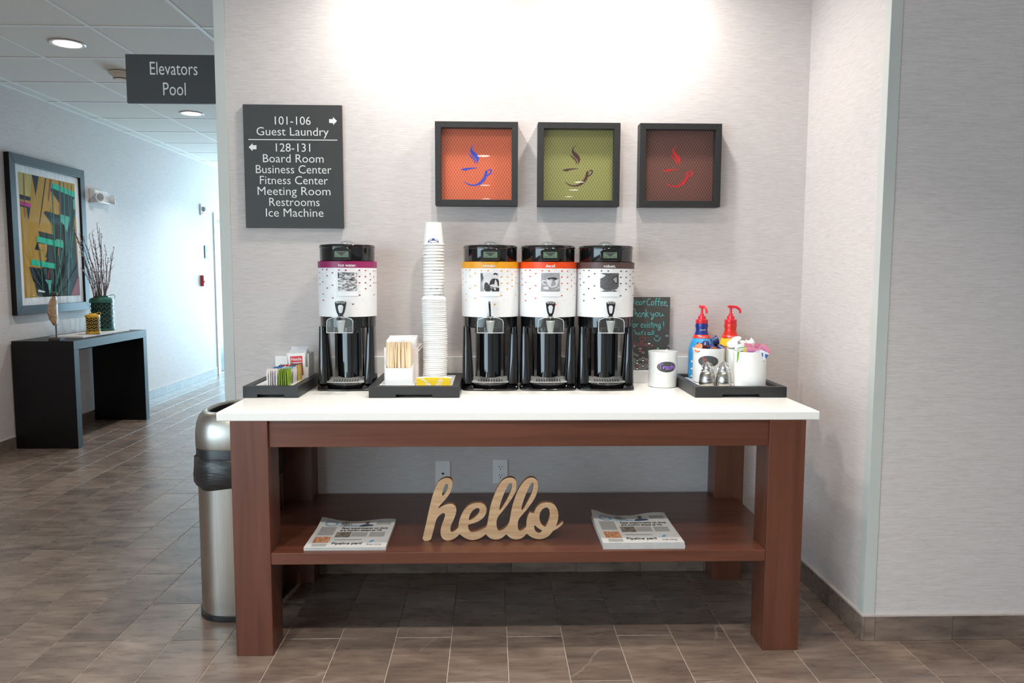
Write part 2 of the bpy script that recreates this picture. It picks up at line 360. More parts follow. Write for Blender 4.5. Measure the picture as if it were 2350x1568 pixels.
def hand(body, x, y, xh, wd, fn, name, mat, parent, sx=1.0):
    ls = []; cx = x
    for ch in body:
        adv, ss = HAND[ch]
        for s_ in ss: ls.append([(cx+px_*xh*sx, y+py_*xh) for px_, py_ in s_])
        cx += adv*xh*sx
    return strokes(ls, wd, fn, name, mat, parent), cx

# ================================================================== THE SETTING
XL, XE, XR, YC = -3.812, -1.2164, 1.441, -.683       # corridor left wall, free end of the back wall, return wall, column face
YW = .01                                              # face of the back wall
YB, XRR, YEND = -12.5, 4.6, 9.5                       # lobby behind the camera, corridor end
# ---- floor: slate planks laid half-bond, grout bed below
fl = MB(); fl.box(XL-.1, XRR+.1, YB-.1, YEND+.1, -.06, -.0025); floor = struct(fl.o('floor', 'grout', smooth=0))
TW, TL, TX0, TY0, G = .2155, .65, .064, -.63, .0016
plank = {}
def plank_mesh(wd, ln):
    k = (round(wd, 4), round(ln, 4))
    if k not in plank:
        b = MB(); c = .0012
        b.rings([[(0, 0, -.012), (wd, 0, -.012), (wd, ln, -.012), (0, ln, -.012)], [(0, 0, -c), (wd, 0, -c), (wd, ln, -c), (0, ln, -c)],
                 [(c, c, 0), (wd-c, c, 0), (wd-c, ln-c, 0), (c, ln-c, 0)]]); plank[k] = b.mesh('floor_tile', 'slate_tile', 0)
    return plank[k]
rest = MB(); ntile = 0
k0, k1 = math.floor((XL-TX0)/TW), math.ceil((XRR-TX0)/TW)
for k in range(k0, k1+1):
    xa, xb = max(TX0+k*TW, XL), min(TX0+(k+1)*TW, XRR)
    if xb-xa < .01: continue
    off = TY0 + (TL/2 if k % 2 else 0)
    for j in range(math.floor((YB-off)/TL)-1, math.ceil((YEND-off)/TL)+1):
        ya, yb = max(off+j*TL, YB), min(off+(j+1)*TL, YEND)
        if xa > XE-.05: yb = min(yb, 0.005)
        if xa > XR-.01: yb = min(yb, -.69)
        if yb-ya < .012: continue
        # which planks the photograph shows: inside the view wedge, nearer than the corridor bend
        hw = (ya+3.43)
        seen = yb > -1.05 and ya < 6.6 and -0.70*(yb+3.43)-.25 < xa+.11 < .76*(yb+3.43)+.2 and (ya < .02 or xb > -.66*(yb+3.43)-.3)
        if seen and ya > .1 and xa > -.345*(ya+3.43)+.1: seen = False   # hidden behind the back wall
        if seen:
            o = bpy.data.objects.new('floor_tile', plank_mesh(xb-xa-2*G, yb-ya-2*G)); link(o, floor, (xa+G, ya+G, 0)); ntile += 1
        else:
            c = .0012; x0, x1, y0, y1 = xa+G, xb-G, ya+G, yb-G
            rest.add([(x0, y0, -.001), (x1, y0, -.001), (x1, y1, -.001), (x0, y1, -.001)], [(0, 1, 2, 3)])
ro = rest.o('floor_tiles_beyond', 'slate_tile', floor, smooth=0); ro['kind'] = 'stuff'
print('floor tiles', ntile)
# ---- walls
def wall(name, *boxes, mat='wallpaper'):
    b = MB()
    for q in boxes: b.box(*q)
    return struct(b.o(name, mat, smooth=0))
wall('wall_back', (XE, XR+.1, YW, .15, 0, CH))
wall('wall_right', (XR, XR+.06, YC, YW, 0, CH))
wall('wall_right_front', (XR+.06, XRR, YC, YC+.12, 0, CH))
wall('wall_corridor', (XE, XE+.12, .15, YEND, 0, CH))
WY0, WY1, WZ0, WZ1 = -11.4, -2.6, .3, 2.5
wall('wall_left', (XL-.12, XL, WY1, 7.15, 0, CH), (XL-.12, XL, 8.05, YEND, 0, CH), (XL-.12, XL, 7.15, 8.05, 2.15, CH), (XL-.12, XL, YB, WY0, 0, CH), (XL-.12, XL, WY0, WY1, 0, WZ0), (XL-.12, XL, WY0, WY1, WZ1, CH))
wall('wall_rear', (XL-.12, XRR+.12, YB-.12, YB, 0, CH))
wall('wall_far_right', (XRR, XRR+.12, YB, YC+.12, 0, CH))
wall('wall_corridor_end', (XL, XL+.12, YEND, YEND+.12, 0, CH), (XE-.12, XE, YEND, YEND+.12, 0, CH), (XL+.12, XE-.12, YEND, YEND+.12, 2.45, CH))
def glazing(name, axis, pos, a0, a1, z0, z1, nm):
    def bx(b, u0, u1, z0_, z1_, d0, d1):
        if axis == 'y': b.box(u0, u1, pos+d0, pos+d1, z0_, z1_)
        else: b.box(pos+d0, pos+d1, u0, u1, z0_, z1_)
    f = MB(); t = .06
    bx(f, a0, a1, z0, z0+t, 0, .08); bx(f, a0, a1, z1-t, z1, 0, .08)
    for i in range(nm+1):
        u = a0+(a1-a0-t)*i/nm; bx(f, u, u+t, z0+t, z1-t, 0, .08)
    fo = struct(f.o(name, 'satin_steel', smooth=0))
    for i in range(nm):
        u0 = a0+(a1-a0-t)*i/nm+t; u1 = a0+(a1-a0-t)*(i+1)/nm
        g = MB(); bx(g, u0, u1, z0+t, z1-t, .036, .042); g.o('pane', 'window_glass', fo, smooth=0)
glazing('window_1', 'y', YEND+.02, XL+.12, XE-.12, 0, 2.45, 2)
glazing('window_2', 'x', XL-.10, WY0, WY1, WZ0, WZ1, 6)
# ---- baseboards of cut slate, each piece a tile, pale metal edge strip on top
HB = .1033
def baseboard(name, axis, pos, sgn, a0, a1, start, top=True, L=.305):
    """axis: direction it runs; pos: wall face; sgn: side it sticks out"""
    th = .010
    def bx(b, u0, u1, d0, d1, z0, z1):
        lo, hi = sorted((pos+sgn*d0, pos+sgn*d1))
        if axis == 'x': b.box(u0, u1, lo, hi, z0, z1)
        else: b.box(lo, hi, u0, u1, z0, z1)
    e = MB(); bx(e, a0, a1, 0, th+.001, HB-.007, HB); p = struct(e.o(name, 'base_edge', smooth=0))
    cuts = sorted([a0, a1]+[start+i*L for i in range(-60, 60) if a0+.01 < start+i*L < a1-.01])
    for u0, u1 in zip(cuts[:-1], cuts[1:]):
        t = MB(); bx(t, u0+.0008, u1-.0008, 0, th, .001, HB-.0075); t.o('tile', 'slate_tile', p, smooth=0)
baseboard('baseboard_back', 'x', YW, -1, XE, XR-.01, .1)
baseboard('baseboard_right', 'y', XR, -1, YC-.01, YW-.01, -.41)
baseboard('baseboard_right_front', 'x', YC, -1, XR, XRR, XR+.041)
baseboard('baseboard_left', 'y', XL, 1, 0, 7.03, 2.3)
# ---- corner guards
g = MB(); g.box(XE-.002, XE+.045, YW-.003, YW, .0, CH); g.box(XE-.003, XE, YW-.003, .06, 0, CH); struct(g.o('trim_1', 'corner_guard', bevel=.001))
g = MB(); g.box(XR-.003, XR+.041, YC-.003, YC, HB, CH); g.box(XR-.003, XR, YC, YC+.041, HB, CH); struct(g.o('trim_2', 'corner_guard', bevel=.001))
# ---- ceilings: plain over the lobby, lay-in tiles over the corridor
c = MB(); c.box(XL-.12, XRR+.12, YB-.12, 0, CH, CH+.1); c.box(XL-.12, XE+.12, 0, YEND+.12, CH+.014, CH+.1); ceil = struct(c.o('ceiling', 'ceiling_tile', smooth=0))
XS = [XL, -3.69, -3.04, -2.39, -1.74, XE]; YS = [0, .58] + [1.25+.672*i for i in range(12)] + [YEND]
for i in range(len(XS)-1):
    for j in range(len(YS)-1):
        b = MB(); b.box(XS[i]+.006, XS[i+1]-.006, YS[j]+.006, YS[j+1]-.006, CH+.004, CH+.013); b.o('ceiling_panel', 'ceiling_tile', ceil, smooth=0)
for x in XS[1:-1]:
    b = MB(); b.box(x-.012, x+.012, 0, YEND, CH, CH+.006); b.o('grid_bar', 'ceiling_grid', ceil, smooth=0)
for y in YS[1:-1]:
    b = MB(); b.box(XL, XE, y-.012, y+.012, CH+.001, CH+.0065); b.o('grid_bar', 'ceiling_grid', ceil, smooth=0)
b = MB(); b.box(XL, XL+.012, 0, YEND, CH-.001, CH+.006); b.o('wall_angle', 'ceiling_grid', ceil, smooth=0)
# ---- doors in the corridor
M('door_white', (226, 228, 228), .4, var=.02); wood('door_wood', (150, 108, 66), (186, 142, 94), (12, 12, 1.0), .4); M('door_grey', (88, 104, 112), .4)
d = MB(); d.box(XL, XL+.018, 7.06, 7.15, 0, 2.24); d.box(XL, XL+.018, 8.05, 8.14, 0, 2.24); d.box(XL, XL+.018, 7.15, 8.05, 2.15, 2.24); d.box(XL-.1, XL, 7.15, 7.17, 0, 2.15); d1 = struct(d.o('door_1', 'door_white', smooth=0))
b = MB(); b.box(XL-.10, XL-.055, 7.17, 8.05, .01, 2.15); b.o('door_leaf', 'door_grey', d1, smooth=0)
d = MB(); d.box(XE-.02, XE, 6.99, 7.07, 0, 2.2); d.box(XE-.02, XE, 7.99, 8.07, 0, 2.2); d.box(XE-.02, XE, 7.07, 7.99, 2.12, 2.2); d2 = struct(d.o('door_2', 'door_white', smooth=0))
b = MB(); b.box(XE-.012, XE, 7.07, 7.99, .01, 2.12); b.o('door_leaf', 'door_wood', d2, smooth=0)
b = MB(); b.lathe([(.028, 0), (.028, .02)], 20); b.xf(Matrix.Translation((XE-.012, 7.13, 1.08)) @ Matrix.Rotation(-PI/2, 4, 'Y')); b.tube([(XE-.03, 7.13, 1.08), (XE-.06, 7.14, 1.08), (XE-.06, 7.25, 1.08)], .010); b.o('door_handle', 'chrome', d2)

# ================================================================== LAMPS
M('lamp_lens', (255, 252, 246), .5, emit=(255, 248, 240), es=14); M('lamp_trim', (236, 236, 234), .4)
_lamp = None
def downlight(x, y, power, label, zc=CH, spread=125, color=(1, .955, .905)):
    t = thing('ceiling_light', (x, y, zc), label, 'ceiling light', 'recessed downlights')
    b = MB(); b.lathe([(.105, -.004), (.100, -.009), (.082, -.006), (.080, .004), (.105, .004)], 40, cap0=False, cap1=False); b.o('trim_ring', 'lamp_trim', t)
    b = MB(); b.lathe([(.081, -.003), (.05, -.004)], 40, cap1=True, cap0=False); b.o('lens', 'lamp_lens', t)
    a = area('downlight_lamp', (0, 0, -.0075), (0, 0, 0), .11, .11, power, color, spread, 'DISK'); a.parent = t
    return t
DLP = 26
downlight(-2.709, 1.591, 11, 'recessed round corridor downlight, the larger one left of the hanging sign', CH+.004)
downlight(-2.743, 3.677, 11, 'recessed round corridor downlight just below the hanging sign', CH+.004)
downlight(-2.743, 5.78, 11, 'recessed round corridor downlight farthest down the hall', CH+.004)
downlight(-.33, -.30, 11.5, 'recessed wall-washer downlight above the first picture frame', spread=155)
downlight(.62, -.30, 11.5, 'recessed wall-washer downlight above the third picture frame', spread=155)
for q, (x, y) in enumerate([(.15, -1.05), (-1.2, -2.3), (-.1, -2.3), (1.0, -2.3)]):
    downlight(x, y, [9, 12, 12, 13][q], 'recessed lobby downlight over the coffee table, %s' % ['the one nearest the wall', 'leftmost of the outer row', 'middle one of the outer row', 'rightmost of the outer row'][q], spread=115)
for q, (x, y) in enumerate([(-.09, -6.06), (-.09, -9.1), (-.09, -11.3), (1.4, -8.6), (1.43, -9.7), (1.46, -10.8)]):
    downlight(x, y, 8, 'recessed lobby downlight mirrored in the %s frame glass, %s of three' % (['orange', 'green'][q//3], ['first', 'second', 'third'][q % 3]))

# ================================================================== COFFEE TABLE
ZT, TT = .91, .032
T = thing('serving_table', (.11, -.38, 0), 'long reddish-brown wooden serving table with white stone top and lower shelf', 'table')
def tl(b, name, mat, bevel=.0015, **k):   # build in world coordinates, store relative to the table's base
    b.xf(Matrix.Translation((-.11, .38, 0))); return b.o(name, mat, T, bevel=bevel, smooth=0, **k)
LX0, LX1, LYF, LW = -.9351, 1.1563, -.757, .134
for x0, x1, y0, y1 in [(LX0, LX0+LW, LYF, LYF+LW), (LX1-LW, LX1, LYF, LYF+LW), (LX0, LX0+LW, -.107, -.002), (LX1-LW, LX1, -.107, -.002)]:
    b = MB(); b.box(x0, x1, y0, y1, 0, ZT-TT); tl(b, 'leg', 'cherry_v', .002)
AP = ZT-TT-.098
b = MB(); b.box(LX0+LW, LX1-LW, LYF+.012, LYF+.034, AP, ZT-TT); tl(b, 'apron', 'cherry_h')
b = MB(); b.box(LX0+LW, LX1-LW, -.035, -.012, AP, ZT-TT); tl(b, 'apron', 'cherry_h')
for x in (LX0+.05, LX1-.072):
    b = MB(); b.box(x, x+.022, LYF+LW, -.107, AP, ZT-TT); tl(b, 'apron', 'cherry_y')
b = MB(); b.prism([(LX0+LW, -.755), (LX1-LW, -.755), (LX1-LW, -.623), (LX1-.03, -.623), (LX1-.03, -.107), (LX1-LW, -.107), (LX1-LW, -.012), (LX0+LW, -.012), (LX0+LW, -.107), (LX0+.03, -.107), (LX0+.03, -.623), (LX0+LW, -.623)], .345, .3887); tl(b, 'shelf', 'cherry_h', .0025)
b = MB(); b.box(-.9823, 1.2056, -.7576, -.002, ZT-TT, ZT); tl(b, 'tabletop', 'quartz', .004, seg=3)
b = MB(); b.box(-.971, .971, -.0105, .0095, 0, .1195); bs = b.o('backsplash', 'quartz', None, (-.011, -.001, ZT+.0002), bevel=.0015, smooth=0); tag(bs, 'low white stone backsplash along the wall behind the dispensers', 'backsplash')

# ================================================================== WALL SIGNS
def onwall(y): return lambda x, z: (x, y, z)
SX0, SX1, SZ0, SZ1 = -1.098, -.662, 1.611, 2.152
S = thing('directory_sign', (-.88, YW, 1.611), 'dark grey wall directory sign with white room names and two arrows', 'sign')
def rel(o_, fn): return lambda a, b: tuple(Vector(fn(a, b))-Vector(o_))
b = MB(); b.box(SX0+.88, SX1+.88, -.016, -.0005, 0, SZ1-SZ0); b.o('panel', ['sign_black'], S, bevel=.001, smooth=0)
def zz(ox, oy, k): return lambda a, b_: (ox+a*k, oy+b_*k)
d6 = zz(540, 220, .20408)
sf = rel((-.88, YW, 1.611), onwall(YW-.0168))
def sline(body, x0, x1, base, cap=92):
    pa = onY(YW-.0168, *d6(x0, base)); pb = onY(YW-.0168, *d6(x1, base)); pc = onY(YW-.0168, *d6((x0+x1)/2, base-cap))
    zb = (pa.z+pb.z)/2; letters('lettering', body, (pa.x+pb.x)/2, zb, pc.z-zb, pb.x-pa.x, sf, 'letter_white', S, bold=-.004)
for a in [('101-106', 445, 848, 325), ('Guest Laundry', 240, 1050, 447), ('128-131', 457, 843, 628), ('Board Room', 312, 993, 750), ('Business Center', 232, 1082, 873), ('Fitness Center', 278, 1042, 995), ('Meeting Room', 252, 1070, 1117), ('Restrooms', 383, 948, 1240), ('Ice Machine', 345, 992, 1360)]:
    sline(*a)
def spoly(pts): return [(p.x, p.z) for p in (onY(YW-.0168, *d6(*q)) for q in pts)]
flat([spoly([(147, 486), (1148, 494), (1148, 503), (147, 496)])], sf, 'rule', 'letter_white', S)
flat([spoly([(1055, 262), (1098, 262), (1098, 238), (1143, 283), (1100, 330), (1100, 308), (1055, 305)])], sf, 'arrow', 'letter_white', S)
flat([spoly([(238, 555), (194, 555), (194, 533), (150, 578), (194, 622), (194, 602), (238, 602)])], sf, 'arrow', 'letter_white', S)
# projecting sign in the corridor
EY = .25
pa, pb = onY(EY, 287, 124), onY(EY, 290, 236)
S2 = thing('projecting_sign', (-1.45, EY, pb.z), 'black projecting sign reading Elevators Pool, fixed to the wall end', 'sign')
b = MB(); b.box(pa.x+1.45, XE+1.45-.001, 0, .018, 0, pa.z-pb.z); b.o('panel', 'sign_black', S2, bevel=.001, smooth=0)
b = MB(); b.box(XE+1.45-.006, XE+1.45-.0005, -.006, .024, -.01, pa.z-pb.z+.01); b.o('bracket', 'satin_steel', S2, smooth=0)
d1_ = zz(0, 0, .35714); sf2 = rel((-1.45, EY, pb.z), onwall(EY-.0006))
for body, x0, x1, bl, cap in [('Elevators', 965, 1270, 480, 83), ('Pool', 1050, 1195, 612, 82)]:
    qa, qb, qc = onY(EY, *d1_(x0, bl)), onY(EY, *d1_(x1, bl)), onY(EY, *d1_(x0, bl-cap))
    letters('lettering', body, (qa.x+qb.x)/2, qa.z, qc.z-qa.z, qb.x-qa.x, sf2, 'letter_white', S2, bold=-.003)

# ================================================================== CUP PICTURES
lattice('print_orange', (206, 72, 34), (228, 150, 104)); lattice('print_green', (124, 124, 52), (186, 180, 124)); lattice('print_brown', (92, 44, 38), (150, 110, 96))
M('logo_blue', (36, 66, 196), .5); M('logo_brown', (78, 42, 42), .5); M('logo_red', (206, 34, 38), .5)
CUP = [[(385, 230), (350, 242), (334, 265), (335, 292), (352, 318), (378, 345), (386, 365), (378, 390), (402, 350), (398, 325), (380, 302), (358, 285), (345, 265), (354, 245)],
       [(322, 295), (326, 318), (348, 338), (364, 355), (370, 382), (378, 360), (366, 340), (346, 325), (331, 312)],
       [(255, 425), (290, 414), (350, 409), (404, 411), (340, 420), (308, 427), (300, 435), (282, 431)],
       [(467, 430), (465, 470), (447, 510), (417, 537), (380, 550), (340, 550), (305, 537), (276, 508), (305, 528), (340, 541), (375, 538), (405, 522), (430, 495), (445, 465), (449, 432)],
       [(466, 432), (480, 421), (494, 420), (503, 430), (500, 447), (486, 464), (458, 477), (462, 467), (480, 454), (491, 440), (491, 430), (482, 428), (470, 436)]]
FYF = -.05
def picture(px0, px1, y0, y1, art, logo, label):
    p0, p1 = onY(FYF, px0, y1), onY(FYF, px1, y0)
    cx, zb = (p0.x+p1.x)/2, 1.7105; wd = .3675; h = wd/2
    t = thing('picture_frame', (cx, YW, zb), label, 'picture', 'framed cup pictures')
    fy = FYF-YW; fw = .027
    for i in range(4):   # four mitred rails
        o_ = [(-h, 0), (h, 0), (h, wd), (-h, wd)]; n_ = [(-h+fw, fw), (h-fw, fw), (h-fw, wd-fw), (-h+fw, wd-fw)]
        a, c_, d_, e_ = o_[i], o_[(i+1) % 4], n_[(i+1) % 4], n_[i]
        b = MB(); b.hexa([(a[0], fy, a[1]), (c_[0], fy, c_[1]), (d_[0], fy, d_[1]), (e_[0], fy, e_[1]), (a[0], -.0005, a[1]), (c_[0], -.0005, c_[1]), (d_[0], -.0005, d_[1]), (e_[0], -.0005, e_[1])])
        b.o('frame_rail', 'frame_black', t, bevel=.0012, smooth=0)
    b = MB(); b.box(-h+fw-.001, h-fw+.001, -.022, -.016, fw-.001, wd-fw+.001); pr = b.o('print', art, t, smooth=0)
    k = .3675/636
    flat([[((x-384)*k, wd/2-(y-390)*k) for x, y in smoothpoly(q, 1)] for q in CUP], lambda x, z: (x, -.0225, z), 'cup_emblem', logo, pr)
    b = MB(); b.add([(-h+fw, fy+.009, fw), (h-fw, fy+.009, fw), (h-fw, fy+.009, wd-fw), (-h+fw, fy+.009, wd-fw)], [(0, 1, 2, 3)]); b.o('glass', 'clear_glass', t, smooth=0)
picture(999, 1189, 280, 474, 'print_orange', 'logo_blue', 'black square frame with blue steaming cup on orange trellis print')
picture(1234, 1424, 281, 474, 'print_green', 'logo_brown', 'black square frame with brown steaming cup on olive green trellis print')
picture(1467, 1657, 282, 474, 'print_brown', 'logo_red', 'black square frame with red steaming cup on dark brown trellis print')

# ================================================================== WALL PLATES UNDER THE TABLE
t = thing('wall_plate', (-.2225, YW, .424), 'blank pale wall plate with small jack beside the hello sign', 'wall plate')
b = MB(); b.box(-.035, .035, -.006, -.0003, 0, .114); b.o('plate', 'white_plastic', t, bevel=.003, smooth=0)
b = MB(); b.prism([(-.006, .058), (.006, .058), (.006, .052), (.003, .052), (.003, .049), (-.003, .049), (-.003, .052), (-.006, .052)], -.0068, -.004, 'y'); b.o('jack', 'ink', t, smooth=0)
b = MB(); b.lathe([(.0022, 0), (.0022, .0012)], 10); b.xf(Matrix.Translation((0, -.006, .10)) @ Matrix.Rotation(PI/2, 4, 'X')); b.o('screw', 'satin_steel', t)
t = thing('wall_outlet', (.046, YW, .4295), 'white duplex power outlet on the wall behind the hello sign', 'outlet')
b = MB(); b.box(-.035, .035, -.006, -.0003, 0, .114); b.o('plate', 'white_plastic', t, bevel=.003, smooth=0)
for zc in (.077, .037):
    b = MB(); b.prism([(x, zc+z) for x, z in [(-.016, -.008), (-.010, -.0135), (.010, -.0135), (.016, -.008), (.016, .008), (.010, .0135), (-.010, .0135), (-.016, .008)]], -.0082, -.004, 'y'); s_ = b.o('socket', 'white_plastic', t, bevel=.0006, smooth=0)
    b = MB()
    for x, hh in ((-.006, .0075), (.006, .006)): b.box(x-.0013, x+.0013, -.0086, -.008, zc+.001, zc+.001+hh)
    b.lathe([(.0028, 0), (.0028, .0006)], 10); b.xf(Matrix.Translation((0, -.008, zc-.007)) @ Matrix.Rotation(PI/2, 4, 'X'), 16); b.o('slots', 'ink', s_, smooth=0)

# ================================================================== HELLO SIGN
z1 = zz(960, 1080, .10842); z2 = zz(1120, 1080, .10843)
A1 = [(78, 1500), (120, 1320), (180, 1060), (235, 800), (290, 580), (340, 430), (385, 320), (430, 245), (490, 200), (560, 170), (630, 165), (690, 185), (725, 240), (725, 310), (705, 400), (670, 490), (610, 580), (530, 670), (460, 745), (418, 808), (425, 812), (500, 770), (570, 735), (650, 715), (720, 715), (775, 750), (805, 810), (805, 880), (785, 960), (745, 1060), (700, 1150), (678, 1220), (680, 1290), (710, 1318), (770, 1290), (820, 1245), (850, 1215), (850, 1150), (870, 1060), (905, 960), (960, 860), (1040, 770), (1130, 715), (1230, 695), (1330, 695), (1400, 730), (1440, 790), (1447, 850), (1430, 930), (1380, 1010), (1290, 1080), (1190, 1120), (1100, 1145), (1052, 1160), (1055, 1210), (1080, 1280), (1120, 1315), (1190, 1312), (1290, 1285), (1380, 1240), (1450, 1200), (1475, 1060), (1510, 860)]
A2 = [(40, 820), (75, 680), (130, 540), (180, 410), (240, 300), (310, 215), (390, 170), (470, 158), (540, 170), (590, 215), (603, 290), (598, 380), (575, 480), (520, 580), (450, 680), (380, 780), (300, 880), (230, 960), (190, 1030), (178, 1110), (180, 1190), (200, 1255), (235, 1287), (290, 1275), (350, 1240), (410, 1180), (450, 1110), (470, 1000), (490, 880), (520, 740), (560, 610), (610, 480), (660, 380), (720, 290), (790, 210), (860, 165), (930, 155), (1000, 180), (1045, 230), (1060, 310), (1050, 420), (1020, 530), (970, 630), (900, 730), (820, 840), (740, 930), (670, 1010), (635, 1080), (628, 1160), (632, 1240), (655, 1282), (700, 1285), (760, 1250), (815, 1200), (812, 1100), (825, 1020), (850, 950), (885, 890), (892, 889), (920, 905), (975, 912), (990, 860), (1020, 800), (1080, 735), (1150, 700), (1240, 685), (1330, 695), (1400, 730), (1450, 800), (1483, 880), (1490, 970), (1480, 1060), (1455, 1140), (1438, 1185), (1444, 1187), (1500, 1155), (1560, 1110), (1590, 1095), (1592, 1100), (1580, 1140), (1530, 1195), (1440, 1255), (1375, 1285), (1340, 1340), (1270, 1410), (1180, 1450), (1080, 1470), (980, 1450), (890, 1405), (822, 1350), (815, 1350), (760, 1410), (680, 1460), (590, 1477), (500, 1455), (430, 1405), (390, 1362), (382, 1362), (320, 1420), (240, 1465), (150, 1477), (60, 1455), (0, 1410)]
A3 = [(1433, 1360), (1425, 1360), (1340, 1430), (1230, 1475), (1140, 1488), (1040, 1465), (940, 1410), (879, 1358), (871, 1358), (810, 1420), (720, 1478), (620, 1500), (540, 1478), (490, 1420), (468, 1340), (475, 1250), (500, 1150), (540, 1050), (570, 960), (560, 920), (520, 910), (460, 945), (400, 1010), (370, 1080), (340, 1200), (300, 1350), (262, 1500)]
H1 = [[(510, 556), (502, 500), (530, 400), (560, 320), (600, 282), (632, 296), (634, 350), (600, 440), (550, 520)], [(1068, 1068), (1073, 1000), (1110, 910), (1170, 840), (1240, 803), (1292, 813), (1300, 860), (1270, 930), (1200, 1000), (1120, 1050)]]
H2 = [[(240, 862), (243, 780), (280, 650), (330, 520), (380, 400), (430, 310), (470, 268), (508, 283), (507, 360), (475, 470), (420, 590), (350, 710), (290, 800)], [(706, 864), (713, 770), (760, 620), (810, 490), (860, 370), (910, 280), (950, 252), (968, 288), (950, 400), (910, 530), (850, 640), (790, 750), (740, 830)], [(1215, 1208), (1150, 1172), (1100, 1090), (1085, 990), (1104, 890), (1160, 818), (1220, 793), (1272, 798), (1302, 860), (1310, 950), (1290, 1050), (1250, 1140)], [(983, 1158), (976, 1220), (1000, 1292), (1060, 1333), (1110, 1328), (1153, 1280), (1090, 1252), (1030, 1205)]]
HY = -.638
def hp(z, pts): return [(p.x, p.z) for p in (onY(HY, *z(*q)) for q in pts)]
outer = smoothpoly(hp(z1, A1)+hp(z2, A2)+hp(z1, A3), 1)
holes = [smoothpoly(hp(z1, q), 1) for q in H1]+[smoothpoly(hp(z2, q), 1) for q in H2]
zmin = min(p[1] for p in outer); loops = [[(x, y-zmin) for x, y in q] for q in [outer]+holes]
me = fillmesh('hello_sign', loops, .011)
me.materials.clear(); me.materials.append(MATS['oak_sign']); me.materials.append(MATS['oak_edge'])
for p in me.polygons: p.material_index = 0 if abs(p.normal.z) > .6 else 1
hs = link(bpy.data.objects.new('hello_sign', me), None, (0, HY+.011, .3891), (PI/2, 0, 0)); tag(hs, 'cut-out wooden word sign spelling hello in cursive, standing on shelf', 'word sign')

# ================================================================== COFFEE DISPENSERS
M('band_plum', (150, 38, 96), .4, var=.02); M('band_amber', (232, 160, 30), .4, var=.02); M('band_orange', (232, 74, 20), .4, var=.02); M('band_brown', (88, 66, 62), .4, var=.02)
M('oval_line', (214, 210, 210), .5, var=.02); M('dot_brown', (70, 58, 56), .5); M('lcd_green', (104, 128, 104), .25, var=.05); M('spout_grey', (206, 206, 202), .35, var=.02)
grayphoto('photo_stream', [(.36, (46, 46, 48)), (.5, (150, 150, 152)), (.62, (226, 226, 228))], (60, 60, 150)); grayphoto('photo_beans', [(.4, (48, 48, 50)), (.6, (116, 114, 116))], (420, 420, 420), 2)
M('photo_light', (216, 215, 218), .4, var=.08, scale=(40, 40, 40)); M('photo_mid', (158, 156, 160), .4, var=.1, scale=(50, 50, 50)); M('photo_dark', (60, 59, 62), .4, var=.2, scale=(60, 60, 60))
DOTS = [(818, 327), (858, 328), (966, 332), (1027, 333), (1147, 334), (1202, 335), (1279, 338), (1300, 338), (788, 355), (907, 358), (1245, 365), (858, 384), (1147, 390), (1202, 391), (1280, 393), (790, 407), (1246, 419), (818, 438), (1147, 446), (1202, 446), (1281, 447), (1300, 447), (907, 468), (792, 463), (1246, 474), (858, 494), (1202, 500), (820, 549), (1147, 557), (1281, 556), (907, 582), (820, 605), (1087, 638)]
RINGS = [(838, 453), (880, 482), (907, 552), (820, 520), (838, 565), (935, 512), (1150, 528), (1150, 470), (1176, 599), (1265, 598), (1118, 681), (1265, 514), (1228, 460)]
_rr = random.Random(3)
for i in range(9):
    for j in range(16):
        x = 792+j*34+(17 if i % 2 else 0); y = 320+i*13.5
        if x < 1302 and _rr.random() < .80-.085*i and not (940 < x < 1142 and y > 340): RINGS.append((x, y))
YD, RW = -.155, .1243
def handle_mesh():
    k = .001
    out = smoothpoly([(-23*k, 66*k), (23*k, 66*k), (23*k, 52*k), (16*k, 18*k), (9*k, 8*k), (9*k, 0), (-9*k, 0), (-9*k, 8*k), (-16*k, 18*k), (-23*k, 52*k)], 1)
    hole = smoothpoly([(-13*k, 50*k), (13*k, 50*k), (9*k, 24*k), (5*k, 16*k), (-5*k, 16*k), (-9*k, 24*k)], 1)
    me = fillmesh('handle', [out, hole], .004); me.materials.clear(); me.materials.append(MATS['black_plastic']); return me
HM = handle_mesh()
